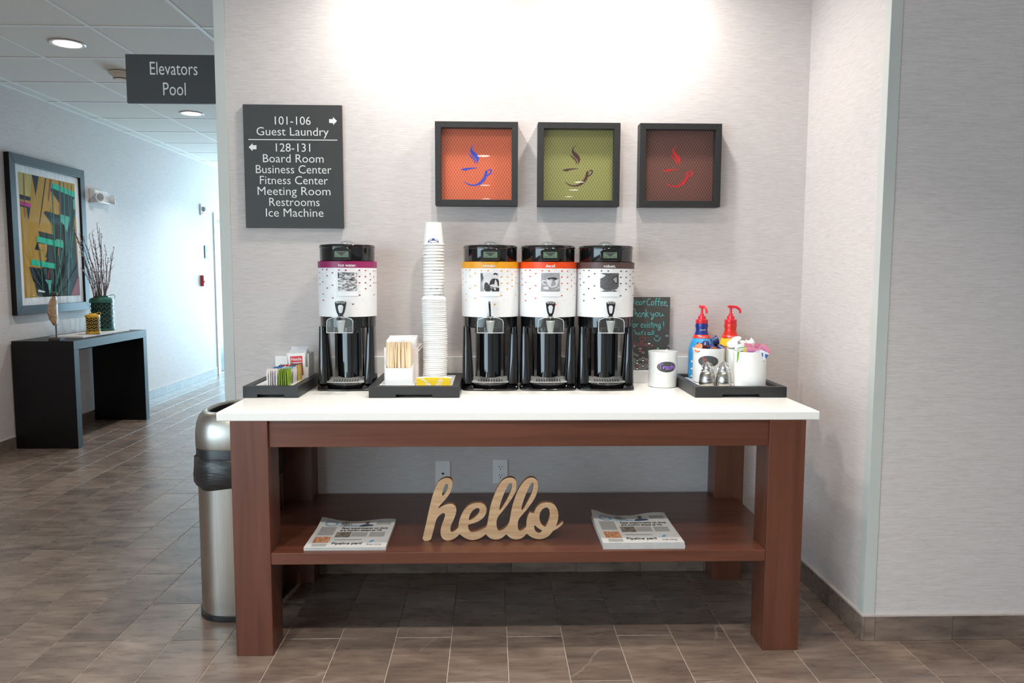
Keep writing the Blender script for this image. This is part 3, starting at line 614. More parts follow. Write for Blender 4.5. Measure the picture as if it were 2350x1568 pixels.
def dispenser(px, word, wcap, wwidth, band, dot, woff, label, pic, turned=False, hscale=1.0):
    X = onY(YD, px, 700).x
    t = thing('coffee_dispenser', (X, YD, ZT), label, 'coffee dispenser', 'coffee dispensers on the table')
    # stand: base plate with two wedge feet and a curved front, drip grille, side pillars, rear column
    hw = .1242
    b = MB(); b.prism(smoothpoly([(-hw, .112), (-hw, -.07), (-.112, -.108), (-.06, -.113), (0, -.122), (.06, -.113), (.112, -.108), (hw, -.07), (hw, .112)], 1), 0, .009)
    b.rings([[(x, y, z) for x, y in q] for q, z in [([(-.095, .09), (-.095, -.05), (-.06, -.090), (-.03, -.099), (0, -.102), (.03, -.099), (.06, -.090), (.095, -.05), (.095, .09)], .009), ([(-.088, .09), (-.088, -.05), (-.072, -.098), (-.036, -.107), (0, -.11), (.036, -.107), (.072, -.098), (.088, -.05), (.088, .09)], .032)]])
    for s in (-1, 1):
        b.hexa([(s*.068, -.108, .009), (s*.121, -.075, .009), (s*.121, .09, .009), (s*.07, .09, .009), (s*.086, -.070, .034), (s*.118, -.058, .030), (s*.118, .085, .034), (s*.072, .085, .034)])
    b.o('base', 'black_gloss', t, bevel=.002)
    pl = [(-.079, -.092), (-.04, -.100), (0, -.1025), (.04, -.100), (.079, -.092), (.072, .0), (-.072, .0)]; zp = lambda y: .0355+(y+.1025)*.14
    b = MB(); b.rings([[(x, y, zp(y)-.003) for x, y in pl], [(x, y, zp(y)) for x, y in pl]]); dp = b.o('drip_tray', 'tray_steel', t, bevel=.0006, smooth=0)
    for k in range(10):
        x = -.05+k*.0111; b = MB(); b.hexa([(x-.0022, -.088, zp(-.088)-.001), (x+.0022, -.088, zp(-.088)-.001), (x+.0022, -.056, zp(-.056)-.001), (x-.0022, -.056, zp(-.056)-.001), (x-.0022, -.088, zp(-.088)+.0003), (x+.0022, -.088, zp(-.088)+.0003), (x+.0022, -.056, zp(-.056)+.0003), (x-.0022, -.056, zp(-.056)+.0003)]); b.o('drain_slot', 'ink', dp, smooth=0)
    for s in (-1, 1):
        b = MB(); rs = []
        for z, x0, x1, y0, y1 in [(.028, .068, .1235, -.088, .05), (.05, .073, .1225, -.08, .045), (.15, .078, .121, -.072, .035), (.272, .085, .118, -.062, .03)]:
            mx, my, hx, hy = (x0+x1)/2, (y0+y1)/2, (x1-x0)/2, (y1-y0)/2
            rs.append([(s*(mx+hx*math.copysign(abs(math.cos(a))**.55, math.cos(a))), my+hy*math.copysign(abs(math.sin(a))**.55, math.sin(a)), z) for a in [2*PI*q/20 for q in range(20)]])
        b.rings(rs); b.o('pillar', 'black_gloss', t, smooth=50)
    b = MB(); b.lathe([(.070, .03), (.067, .05), (.067, .272)], 40, 0, .045); b.lathe([(.074, .03), (.050, .04), (.044, .07), (.044, .07)], 24, 0, .02)
    for s in (-1, 1): b.box(s*.052-.006, s*.052+.006, -.012, .02, .04, .272)
    b.o('rear_column', 'black_gloss', t, smooth=50)
    # tank
    b = MB(); b.lathe([(.114, .268), (.118, .272), (.119, .314), (.119, .316)], 56); b.o('collar', 'black_gloss', t)
    for s in (-1, 1):
        b = MB(); b.box(s*.058-.008, s*.058+.008, -.096, -.07, .247, .272); b.o('bracket', 'black_plastic', t, bevel=.002, smooth=0)
    b = MB(); b.lathe([(RW-.001, .3155), (RW-.0004, .42), (RW+.0004, .521)], 64, cap0=False, cap1=False); wrap = b.o('printed_wrap', 'white_print', t)
    b = MB(); b.lathe([(RW+.0006, .521), (RW+.001, .5485), (.1165, .5487)], 64, cap0=False, cap1=False); bnd = b.o('colour_band', band, t)
    def cw(x, z, e=.0009): a = x/RW+woff; return ((RW+e)*math.sin(a), -(RW+e)*math.cos(a), z)
    letters('lettering', word, 0, .526, wcap, wwidth, lambda x, z: cw(x, z, .0016), 'letter_white', bnd, bold=.018)
    K = .206/443
    def arc(zx): return RW*math.asin(max(-.985, min(.985, (zx-1041)/272)))
    def zof(zy): return .521-(zy-312)*K
    lw = MB()
    for x, y in RINGS:
        cx_, cz_ = arc(x), zof(y); o_ = ell(cx_, cz_, .0066, .0042, 14); i_ = ell(cx_, cz_, .0060, .0036, 14); n = 14
        lw.add([cw(*q) for q in o_]+[cw(*q) for q in i_], [(k, (k+1) % n, n+(k+1) % n, n+k) for k in range(n)])
    lw.o('oval_outlines', 'oval_line', wrap, smooth=0)['kind'] = 'stuff'
    flat([ell(arc(x), zof(y), .0045, .0026, 10) for x, y in DOTS], lambda x, z: cw(x, z, .0011), 'oval_dots', dot, wrap)['kind'] = 'stuff'
    # square photo print with thin border
    def curved(x0, x1, z0, z1, e, n=10):
        bb = MB(); bb.add([cw(x0+(x1-x0)*k/n, z, e) for z in (z0, z1) for k in range(n+1)], [(k, k+1, n+2+k, n+1+k) for k in range(n)]); return bb
    bo = curved(-.0445, .0445, zof(566), zof(343), .0012); bo.o('photo_border', 'oval_line', wrap, smooth=0)
    curved(-.0440, .0440, zof(565), zof(344), .0014).o('photo_card', 'white_print', wrap, smooth=0)
    P0, P1, Q0, Q1 = -.0395, .0395, zof(520), zof(352)
    def pc(pts, mat, e=.0022):
        for q in pts:
            b_ = MB(); b_.add([cw(P0+(P1-P0)*x, Q1+(Q0-Q1)*y, e) for x, y in q], [tuple(range(len(q)))]); b_.o('photo_detail', mat, ph, smooth=0)
    bg = {'stream': 'photo_stream', 'people': 'photo_light', 'cup': 'photo_mid', 'beans': 'photo_beans'}[pic]
    ph = curved(P0, P1, Q0, Q1, .0018).o('photo', bg, wrap, smooth=0)
    if pic == 'stream': pc([[(0, 0), (1, 0), (1, .2), (.6, .26), (.3, .2), (0, .34)]], 'photo_dark')
    if pic == 'people':
        pc([[(0, 0), (.12, 0), (.2, .3), (.1, .6), (.2, 1), (0, 1)]], 'photo_mid', .0022)
        pc([smoothpoly([(.22, .55), (.34, .5), (.46, .62), (.62, 1), (.2, 1)], 1), smoothpoly([(.47, .62), (.55, .38), (.70, .30), (.92, .32), (1, .45), (1, .8), (.5, .8)], 1), smoothpoly([(.68, .14), (.70, .03), (.82, -.0), (.92, .06), (.91, .16), (.8, .1)], 1), [(.02, .08), (.1, .0), (.16, .3), (.06, .5)]], 'photo_dark', .0024)
        pc([smoothpoly([(.70, .12), (.8, .09), (.9, .14), (.87, .28), (.79, .33), (.72, .26)], 1), smoothpoly([(.46, .68), (.7, .60), (.98, .70), (.95, .78), (.6, .76)], 1)], 'photo_light', .0028); pc([[(.55, .84), (1, .80), (1, 1), (.64, 1)]], 'photo_dark', .0030)
    if pic == 'cup':
        pc([[(0, .72), (1, .7), (1, 1), (0, 1)]], 'photo_dark'); pc([smoothpoly([(.06, .78), (.4, .7), (.95, .72), (1, .8), (.7, .9), (.25, .9)], 1), smoothpoly([(.24, .25), (.6, .2), (.96, .28), (.86, .7), (.6, .8), (.36, .72)], 1)], 'photo_light', .0026)
        pc([smoothpoly([(.3, .27), (.6, .22), (.9, .28), (.85, .36), (.6, .39), (.35, .35)], 1)], 'photo_dark', .003); pc([smoothpoly([(.02, .42), (.12, .36), (.28, .4), (.28, .46), (.12, .44), (.1, .56), (.3, .62), (.3, .68), (.08, .64)], 1)], 'photo_light', .003)
    if pic == 'beans':
        pc([[(0, .75), (.2, .9), (.55, .97), (.9, .85), (1, .7), (1, 1), (0, 1)], [(0, 0), (.3, .12), (.12, .25), (0, .3)]], 'photo_light', .0026); pc([[(.58, .3), (.9, .1), (.98, .55), (.8, .6)], [(0, 0), (.9, 0), (.5, .1), (.3, .12)]], 'photo_dark', .0026); pc([[(.66, .32), (.86, .2), (.9, .5), (.8, .52)]], 'photo_mid', .003)
    # lid with display
    b = MB(); b.lathe([(.115, .5485), (.1165, .552), (.1165, .604), (.1185, .606), (.1185, .613), (.116, .618), (.108, .6205), (.05, .622)], 56); lid = b.o('lid', 'black_gloss', t)
    b = MB(); b.lathe([(.030, .6215), (.030, .628), (.022, .635), (.008, .638)], 24); b.o('lid_knob', 'clear_plastic', t)
    b = MB()
    for z0, z1, s in ((.552, .605, 1),): b.prism(smoothpoly([(-.034, .553), (.034, .553), (.040, .558), (.040, .606), (-.040, .606), (-.040, .558)], 1), -.128, -.105, 'y')
    dsp = b.o('display', 'black_gloss', t, bevel=.0015)
    b = MB(); b.box(-.029, .029, -.1284, -.127, .565, .5895); scr = b.o('screen', 'lcd_green', dsp, smooth=0)
    flat([[(-.022, .5865), (.022, .5865), (.008, .576), (.0, .570), (-.008, .576)]]+[ell(x, .570, .0025, .0025, 8) for x in (-.022, -.014, .014, .022)], lambda x, z: (x, -.1287, z), 'symbol', 'dark_grey', scr)
    # tap: shank, spout, clear guard, lever
    b = MB(); b.tube([(0, -.105, .300), (0, -.172, .300)], .013, 16); b.lathe([(.017, .300), (.019, .312), (.012, .322)], 20, 0, -.167); b.o('tap_body', 'black_plastic', t)
    b = MB(); b.lathe([(.010, .258), (.0105, .256), (.0185, .303), (.017, .305)], 24, 0, -.168); b.o('spout', 'spout_grey', t)
    gx, gy = .0535, -.186
    arcp = [(-gx, .255), (gx, .255), (gx, .300), (gx*.92, .309), (gx*.6, .316), (0, .320), (-gx*.6, .316), (-gx*.92, .309), (-gx, .300)]
    b = MB(); b.prism(arcp, gy, gy+.002, 'y'); b.v = [(x, y-(.30-z)*.16, z) for x, y, z in b.v]
    for s in (-1, 1): b.hexa([(s*gx, gy-.005, .255), (s*(gx-.002), gy-.005, .255), (s*(gx-.002), -.122, .268), (s*gx, -.122, .268), (s*gx, gy+.002, .300), (s*(gx-.002), gy+.002, .300), (s*(gx-.002), -.122, .304), (s*gx, -.122, .304)])
    b.hexa([(-gx, gy-.007, .251), (gx, gy-.007, .251), (gx, -.13, .262), (-gx, -.13, .262), (-gx, gy-.007, .255), (gx, gy-.007, .255), (gx, -.13, .265), (-gx, -.13, .265)])
    b.o('splash_guard', 'clear_plastic', t, bevel=.0012)
    b = MB(); ty_ = lambda z: gy-(.30-z)*.16; b.tube([(x, ty_(z), z) for x, z in arcp+arcp[:1]], .0011, 6); b.o('guard_rim', 'guard_edge', t)
    h = link(bpy.data.objects.new('handle', HM), t, (0, -.167, .318), (PI/2-.06, 0, PI/2 if turned else 0)); h.scale = (hscale, 1, 1)
    if not turned: letters('brand_lettering', 'FETCO', 0, .0565, .0072, .037, lambda x, y: (x, y, .0045), 'letter_white', h, bold=.01)
    return t
dispenser(799, 'hot water.', .0118, .0744, 'band_plum', 'band_plum', .18, 'black coffee dispenser with plum band reading hot water, standing alone', 'stream')
dispenser(1125.2, 'regular.', .0118, .0545, 'band_amber', 'band_amber', -.02, 'black coffee dispenser with amber band reading regular, sideways tap lever', 'people', True)
dispenser(1256.6, 'decaf.', .0118, .0425, 'band_orange', 'band_orange', .02, 'black coffee dispenser with orange band reading decaf, middle of the three', 'cup', hscale=.84)
dispenser(1388, 'robust.', .0118, .050, 'band_brown', 'dot_brown', .0, 'black coffee dispenser with brown band reading robust, next to the chalkboard', 'beans', hscale=.8)

# ================================================================== TRAYS
LZ = .953                       # top of the white liner (left and middle trays)
RZ = .941                       # the right tray's liner sits lower
def tray(name, x0, x1, y0, y1, label, splits, cut=.42, lz=LZ, H=.047):
    cx, cy = (x0+x1)/2, (y0+y1)/2; hx, hy = (x1-x0)/2, (y1-y0)/2
    t = thing(name, (cx, cy, ZT), label, 'tray', 'black condiment trays'); wl = .030
    cw_ = (x1-x0)*cut/2
    def notch(a): return [(-a, 0), (-cw_, 0), (-cw_, .014), (cw_, .014), (cw_, 0), (a, 0), (a, H), (-a, H)]
    b = MB(); b.prism(notch(hx), -hy, -hy+wl, 'y'); b.prism(notch(hx), hy-wl, hy, 'y')
    b.box(-hx, -hx+wl, -hy+wl, hy-wl, 0, H); b.box(hx-wl, hx, -hy+wl, hy-wl, 0, H); b.box(-hx+wl, hx-wl, -hy+wl, hy-wl, .004, .014)
    b.o('tray_body', 'black_satin', t, bevel=.002, smooth=0)
    edges = [-hx+wl]+[s-cx for s in splits]+[hx-wl]
    for a, c_ in zip(edges[:-1], edges[1:]):
        b = MB(); b.box(a+.0015, c_-.0015, -hy+wl+.001, hy-wl-.001, .014, lz-ZT); b.o('liner', 'white_ceramic', t, bevel=.002, smooth=0)
    return t
tray('serving_tray', -.990, -.769, -.440, -.035, 'small black tray with white liner holding tea bags at left end', [], .48)
tray('serving_tray', -.489, -.1255, -.445, -.035, 'black tray with white liners under stir sticks, napkins and cup lids', [-.31], .4)
tray('serving_tray', .828, 1.204, -.450, -.035, 'black tray with white liners holding creamers and sugar at right end', [1.02], .4, RZ, .044)

# ================================================================== TEA BAGS AND COCOA
for n, c in dict(tea_white=(226, 222, 220), tea_grey=(178, 172, 170), tea_lilac=(190, 178, 190), tea_green=(124, 152, 34), tea_olive=(96, 112, 30), tea_blue=(46, 112, 178), tea_teal=(128, 190, 190), tea_red=(206, 52, 62), tea_yellow=(226, 190, 92), tea_navy=(40, 72, 130), foil=(220, 220, 222), cocoa_red=(222, 60, 62), cocoa_brown=(150, 82, 70)).items(): M(n, c, .45, var=.08, scale=(80, 80, 80))
def sachet(w_, h_, th):
    """upright filled sachet, broad face along Y, thin along X, crimped top"""
    b = MB(); rs = []
    for z, k, ww in [(0, .5, 1), (.004, .9, 1), (h_*.45, 1.0, .97), (h_*.8, .8, .98), (h_*.9, .3, 1), (h_, .22, 1)]:
        rs.append([(th/2*k*sx, w_/2*ww*sy, z) for sx, sy in ((-.6, -1), (.6, -1), (1, -.7), (1, .7), (.6, 1), (-.6, 1), (-1, .7), (-1, -.7))])
    return b.rings(rs)
sm = {}
def teabag(col, top, x, y, row, label, group):
    if col not in sm: sm[col] = sachet(.056, .064, .0074).mesh('tea_bag', col)
    o = link(bpy.data.objects.new('tea_bag', sm[col]), None, (x, y, LZ), (random.uniform(-.03, .03), random.uniform(-.04, .04), random.uniform(-.05, .05)))
    tag(o, label, 'tea bag', group)
    b = MB(); b.box(-.0012, .0012, -.0275, .0275, .0565, .0645)
    b.o('crimped_top', top, o, smooth=0)
rows = [(-.368, ['tea_white', 'tea_white', 'tea_grey', 'tea_lilac', 'tea_white', 'tea_green', 'tea_green', 'tea_olive', 'tea_green', 'tea_green'], None),
        (-.300, ['tea_blue']*4+['tea_white', 'tea_teal', 'tea_teal', 'tea_teal', 'tea_teal', 'tea_white'], None),
        (-.232, ['tea_navy']*2+['tea_red']*4+['tea_blue']*2+['tea_yellow']*2, None)]
names = dict(tea_white='white', tea_grey='grey', tea_lilac='lilac', tea_green='green', tea_olive='dark olive', tea_blue='blue', tea_teal='pale teal', tea_red='red', tea_yellow='yellow', tea_navy='navy')
place = ['front row', 'middle row', 'back row nearest the cocoa box']
for r, (y, cols, _) in enumerate(rows):
    for i, c_ in enumerate(cols):
        x = -.905+i*.0092+r*.004
        body = c_ if c_ in ('tea_white', 'tea_grey', 'tea_lilac', 'tea_green', 'tea_olive', 'tea_yellow') else 'tea_white'
        top = 'tea_white' if c_ in ('tea_white', 'tea_grey', 'tea_lilac') else c_
        teabag(body, top, x, y, r, '%s-topped paper tea bag in the %s of the tea tray' % (names[c_], place[r]), '%s tea bags, %s' % (names[c_], place[r]))
X0c, X1c, Y0c, Y1c = -.872, -.802, -.185, -.075
t = thing('cocoa_holder', ((X0c+X1c)/2, (Y0c+Y1c)/2, LZ), 'white open box holding cocoa packets behind the tea bags', 'holder')
hx, hy, hh, th = .047, .054, .108, .004
for a in [(-hx, hx, -hy, -hy+th, 0, .05), (-hx, hx, hy-th, hy, 0, hh), (-hx, -hx+th, -hy+th, hy-th, 0, hh), (hx-th, hx, -hy+th, hy-th, 0, hh), (-hx+th, hx-th, -hy+th, hy-th, 0, .003)]:
    b = MB(); b.box(*a); b.o('wall_panel' if a[5] > .01 else 'bottom_panel', 'white_plastic', t, bevel=.0012, smooth=0)
for i in range(5):
    p = thing('cocoa_packet', (-.837+.003*(i % 2), -.178+.017*i, LZ+.0035), 'white cocoa packet with red and brown print, foremost in its holder' if i == 0 else 'silver-topped cocoa packet, %s counting back from the printed one' % ['', 'first', 'second', 'third', 'rearmost'][i], 'packet', 'cocoa packets', 0)
    p.rotation_euler = (-.05, 0, PI/2+random.uniform(-.03, .03))
    hgt = .106+.006*i
    sachet(.074, hgt, .012).o('pouch', 'white_paper' if i == 0 else 'foil', p)
    if i == 0:
        # broad face looks to the front: local +X after the turn is world +Y, so the front is local -X
        f = lambda u, v: (-.0068, -u, v)
        flat([[(-.026, .068), (.026, .068), (.026, .094), (-.026, .094)]], f, 'print_top', 'cocoa_red', p); flat([[(-.026, .01), (.026, .01), (.026, .066), (.01, .063), (-.01, .063), (-.026, .067)]], f, 'print_bottom', 'cocoa_brown', p)
        f2 = lambda u, v: (-.0072, -u, v)
        letters('lettering', 'Nestle', 0, .075, .0125, .045, f2, 'letter_white', p, bold=.02); letters('lettering', 'Hot', -.006, .047, .007, .014, f2, 'tea_white', p); letters('lettering', 'Cocoa', -.004, .037, .007, .024, f2, 'tea_white', p)

# ================================================================== STIR STICKS AND NAPKINS
M('birch', (232, 204, 164), .6, var=.1, scale=(60, 60, 8)); M('birch_pale', (242, 222, 190), .6, var=.08, scale=(60, 60, 8)); M('white_smoke', (236, 228, 226), .35, var=.02)
ya = -.404
xa, xb = onY(ya, 884.5, 860).x, onY(ya, 946, 860).x
cx = (xa+xb)/2; hw = (xb-xa)/2
t = thing('stick_holder', (cx, -.377, LZ), 'low white acrylic box full of wooden stir sticks', 'holder')
for a in [(-hw, hw, -.027, -.024, 0, .072), (-hw, hw, .024, .027, 0, .088), (-hw, -hw+.003, -.024, .024, 0, .08), (hw-.003, hw, -.024, .024, 0, .08), (-hw+.003, hw-.003, -.024, .024, 0, .003)]:
    b = MB(); b.box(*a); b.o('wall_panel' if a[5] > .01 else 'bottom_panel', 'white_plastic', t, bevel=.0008, smooth=0)
sticks = {}
for c_ in ('birch', 'birch_pale'):
    b = MB(); b.prism(smoothpoly([(-.0028, 0), (.0028, 0), (.0028, .172), (-.0028, .172)], 1), -.0007, .0007, 'y'); sticks[c_] = b.mesh('stir_stick', c_)
random.seed(11)
for r in range(5):
    for i in range(19):
        x = -hw+.0065+(2*hw-.013)*(i+.5*(r % 2)*.9+random.uniform(-.15, .15))/18
        y = -.0195+.0095*r+random.uniform(-.002, .002); tilt = random.uniform(-.045, .045)
        x = max(-hw+.0065, min(hw-.0065, x)); tilt = max((-hw-.001-x)/.16, min((hw+.001-x)/.16, tilt))
        o = link(bpy.data.objects.new('stir_stick', sticks[random.choice(['birch', 'birch_pale'])]), None, (cx+x, -.377+y, LZ+.0035), (random.uniform(-.01, .01), tilt, random.uniform(-.25, .25)))
        tag(o, 'thin pale wooden stir stick standing in the low white box', 'stir stick', 'wooden stir sticks')
yn = -.340
na, nb = onY(yn, 881.5, 830).x, onY(yn, 959, 830).x
ncx, nh = (na+nb)/2, (nb-na)/2
zt = onY(yn, 955, 799).z-LZ
t = thing('napkin_holder', (ncx, -.245, LZ), 'tall white ribbed box of paper napkins behind the stir sticks', 'holder')
D0, D1 = yn+.245, .115
for a in [(-nh, nh, D0, D0+.003, 0, zt), (-nh, nh, D1-.003, D1, 0, zt), (-nh, -nh+.003, D0+.003, D1-.003, 0, zt), (nh-.003, nh, D0+.003, D1-.003, 0, zt), (-nh+.003, nh-.003, D0+.003, D1-.003, 0, .003)]:
    b = MB(); b.box(*a); b.o('wall_panel' if a[5] > .01 else 'bottom_panel', 'white_smoke', t, bevel=.0008, smooth=0)
for k in range(18):
    z = .012+k*(zt-.02)/18; b = MB(); b.box(nh, nh+.003, D0+.002, D1-.002, z, z+.003); b.o('rib', 'white_smoke', t, smooth=0)
for i in range(9):
    b = MB(); w_ = nh-.008; h_ = zt+.030+random.uniform(-.003, .006)+(.006 if i > 5 else 0)
    dx = random.uniform(-.002, .002); b.rings([[(-w_+dx, -.003, 0), (w_+dx, -.003, 0), (w_+dx, .003, 0), (-w_+dx, .003, 0)], [(-w_+dx, -.003, h_*.8), (w_+dx, -.003, h_*.8), (w_+dx, .003, h_*.8), (-w_+dx, .003, h_*.8)], [(-w_+.001+dx, -.0045, h_-.002), (w_-.003+dx, -.0045, h_), (w_-.003+dx, -.001, h_+.001), (-w_+.001+dx, -.001, h_-.001)]])
    o = b.o('napkin', 'white_paper', None, (ncx, -.327+.0105*i, LZ+.0035), (-.10-.004*i, 0, 0), smooth=0); tag(o, 'white folded paper napkin standing in the ribbed box', 'napkin', 'paper napkins')

# ================================================================== CUPS, LIDS, SLEEVES
LYc = -.300
zl0 = LZ; ztop = onY(LYc, 997, 681).z
b = MB(); b.lathe([(.0475, 0), (.0505, .0005), (.0510, .0035), (.0500, .0065), (.0472, .0072), (.0465, .0125), (.0450, .0132), (.040, .0125), (.0390, .0095), (.01, .0095)], 40, cap0=False); lidm = b.mesh('cup_cover', 'white_plastic', 30)
NL = 44; pit = (ztop-zl0-.0132)/(NL-1); lx0, lx1 = onY(LYc, 997.5, 855).x, onY(LYc, 995.5, 690).x
random.seed(5)
for i in range(NL):
    s = i/(NL-1); o = link(bpy.data.objects.new('cup_cover', lidm), None, (lx0+(lx1-lx0)*s+.004*math.sin(s*PI)*(1 if s < .7 else .4)+random.uniform(-.0006, .0006), LYc+random.uniform(-.0006, .0006), zl0+i*pit), (0, 0, random.uniform(0, 6)))
    tag(o, 'white plastic cup lid in the tall lid stack' if i < NL-1 else 'white plastic cup lid, topmost of the tall lid stack', 'cup lid', 'stacked cup lids')
CYc = -.135
M('cup_white', (243, 241, 236), .5, var=.01); M('logo_navy', (38, 62, 140), .5); M('print_grey', (120, 124, 136), .6)
b = MB(); b.lathe([(.0440, .006), (.0452, .0075), (.0462, .004), (.0462, .0015), (.0450, 0), (.0435, .001), (.0428, .006), (.0335, .094), (.0335, .096), (.0345, .098), (.0325, .098), (.0325, .095), (.004, .0945)], 40, cap0=False); b.lathe([(.0440, .006), (.0345, .098)], 40, cap0=False, cap1=False)
cupm = b.mesh('paper_cup', 'cup_white', 30)
ztopc = onY(CYc, 994, 511).z; cxs = onY(CYc, 995, 560).x; pitc = .0133
n = int((ztopc-.098-LZ)/pitc)
for i in range(n+1):
    z = ztopc-.098-i*pitc
    o = link(bpy.data.objects.new('paper_cup', cupm), None, (cxs+random.uniform(-.0006, .0006), CYc+random.uniform(-.0006, .0006), z if i < n else max(z, LZ)))
    tag(o, 'white paper cup upside down in the cup stack' if i else 'white paper cup with blue arc mark, topmost of the upside-down cup stack', 'paper cup', 'stacked paper cups')
    def cf(x, zc): r = .0440-(zc-.006)*(.0095/.092)+.0006; a = x/.04+.05; return (r*math.sin(a), -r*math.cos(a), zc)
    if i == 0:
        flat([[(.0225*math.cos(PI-PI*k/10), .010+.0185*math.sin(PI-PI*k/10)) for k in range(11)]+[(.0185*math.cos(PI*k/10), .009+.0100*math.sin(PI*k/10)) for k in range(11)]], cf, 'blue_mark', 'logo_navy', o)
        flat([[(-.015, .0095), (-.008, .0118), (0, .0105), (.008, .0118), (.016, .0095), (.012, .0085), (-.012, .0085)]], cf, 'blue_mark', 'logo_navy', o)
        flat([[(-.012, .0900), (.014, .0900), (.014, .0912), (-.012, .0912)]], cf, 'printed_line', 'print_grey', o)
    elif i in (4, 6, 9, 15, 17):
        a0, a1 = {4: (-.05, -.03), 6: (.01, .035), 9: (-.002, .034), 15: (-.015, .02), 17: (0, .034)}[i]; flat([[(a0+(a1-a0)*q/5, .0125) for q in range(6)]+[(a1-(a1-a0)*q/5, .0105) for q in range(6)]], cf, 'printed_line', 'logo_navy' if i > 8 else 'print_grey', o)
M('sleeve_yellow', (232, 196, 24), .5, var=.02); M('sleeve_white', (244, 238, 236), .55, var=.02)
ys = -.405
sa, sb = onY(ys, 955.5, 872).x, onY(ys, 1033, 872).x; scx, sh = (sa+sb)/2, (sb-sa)/2
random.seed(2)
for i in range(4):
    b = MB(); n = 12; w_ = sh*(1-.004*i); pts = []
    for k in range(n+1):
        u = -1+2*k/n; pts.append((u*w_, .0035*u*u, .0335*(1-.10*u*u), .0015*u*u))
    th = .0095
    rs = [[(x, y, z0), (x, y+th, z0), (x, y+th, z1), (x, y, z1)] for x, y, z1, z0 in pts]
    b.rings(rs)
    o = b.o('cup_sleeve', 'sleeve_white' if i else 'sleeve_yellow', None, (scx+.0015*i, ys+.0115*i, LZ), smooth=40)
    tag(o, 'flattened paper cup sleeve, foremost, yellow with white chain pattern' if i == 0 else 'flattened white cup sleeve, %s behind the yellow one' % ['', 'first', 'second', 'rearmost'][i], 'cup sleeve', 'cup sleeves on the tray')
    if i == 0:
        cf = lambda x, z: (x, .0035*(x/sh)**2-.0006, z)
        cells = MB(); lst = [(-.040, .027), (-.033, .022), (-.028, .015), (-.023, .010), (-.015, .006), (-.019, .003), (.030, .027), (.036, .022), (.030, .017), (.024, .013), (.019, .008), (.013, .005), (.022, .022), (-.046, .029), (-.026, .004), (.026, .005)]
        for q, (x, z) in enumerate(lst):
            r0 = .0052
            o_ = [(x+r0*math.cos(PI/3*k+.4), z*.95+r0*math.sin(PI/3*k+.4)*.8) for k in range(6)]; i_ = [(x+r0*.62*math.cos(PI/3*k+.4), z*.95+r0*.62*math.sin(PI/3*k+.4)*.8) for k in range(6)]
            o_ = [(a, max(.001, min(.031, c_))) for a, c_ in o_]; i_ = [(a, max(.001, min(.031, c_))) for a, c_ in i_]
            cells.add([cf(*q_) for q_ in o_]+[cf(*q_) for q_ in i_], [(k, (k+1) % 6, 6+(k+1) % 6, 6+k) for k in range(6)])
        cells.o('chain_pattern', 'sleeve_white', o, smooth=0)['kind'] = 'stuff'
        flat([[(-sh, 0.0015), (sh, .0015), (sh*.99, .0), (-sh*.99, 0)]], lambda x, z: (x, .0035*(x/sh)**2-.0004, z+.0006), 'white_edge', 'sleeve_white', o)

# ================================================================== CHALKBOARD
M('chalk_black', (72, 71, 68), .6, var=.06, scale=(20, 20, 20)); M('chalk_cyan', (104, 200, 200), .8, var=.15, scale=(300, 300, 300)); M('chalk_rose', (176, 92, 100), .8, var=.15, scale=(300, 300, 300)); M('oval_green', (150, 214, 150), .6); M('oval_red', (190, 92, 96), .6); M('oval_blue', (96, 160, 180), .6)
BY = -.031
bx0, bx1 = onY(BY, 1446, 760).x-.032, onY(BY, 1538, 700).x; bz1 = onY(BY, 1500, 682).z; bz0 = onY(BY, 1470, 850).z
t = thing('chalkboard', ((bx0+bx1)/2, -.03, ZT), 'small chalkboard note thanking coffee, behind the robust dispenser', 'chalkboard')
bo = Vector(((bx0+bx1)/2, -.03, ZT))
b = MB(); b.box(bx0-bo.x, bx1-bo.x, BY+.03, BY+.037, bz0-ZT-.02, bz1-ZT); b.o('board', 'chalk_black', t, bevel=.0008, smooth=0)
b = MB(); b.box(bx0-bo.x-.002, bx1-bo.x+.002, BY+.022, .017, 0, bz0-ZT); b.o('stand', 'white_plastic', t, bevel=.003, smooth=0)
z7 = zz(1440, 670, .14035)
def bp_(pts): return [(p.x, p.z) for p in (onY(BY, *z7(*q)) for q in pts)]
bf = rel(bo, onwall(BY-.0006)); bf2 = rel(bo, onwall(BY-.0009))
def chalk(body, zx, zy, xhz, mat, zx1, wd=.0024):
    a = onY(BY, *z7(zx, zy)); c_ = onY(BY, *z7(zx, zy-xhz)); e_ = onY(BY, *z7(zx1, zy)); xh = c_.z-a.z
    tot = sum(HAND[ch][0] for ch in body)*xh
    hand(body, a.x, a.z, xh, wd, bf2, 'chalk_writing', mat, t, (e_.x-a.x)/tot)
chalk('Dear', 40, 215, 66, 'chalk_cyan', 290); chalk('Coffee,', 310, 225, 70, 'chalk_cyan', 670)
chalk('Thank', 50, 415, 78, 'chalk_cyan', 345); chalk('you', 370, 405, 70, 'chalk_cyan', 590)
chalk('for', 38, 582, 62, 'chalk_cyan', 180); chalk('existing', 210, 585, 62, 'chalk_cyan', 550); chalk('!', 570, 590, 62, 'chalk_cyan', 610)
chalk('-', 25, 690, 46, 'chalk_cyan', 55, .002); chalk("That's", 65, 705, 44, 'chalk_cyan', 305, .0022); chalk('all', 325, 705, 44, 'chalk_cyan', 440, .0022)
strokes([bp_([(432, 755), (450, 790), (485, 808), (520, 790), (538, 740)]), bp_([(465, 705), (467, 742)]), bp_([(493, 705), (495, 742)])], .0024, bf2, 'chalk_smile', 'chalk_cyan', t)
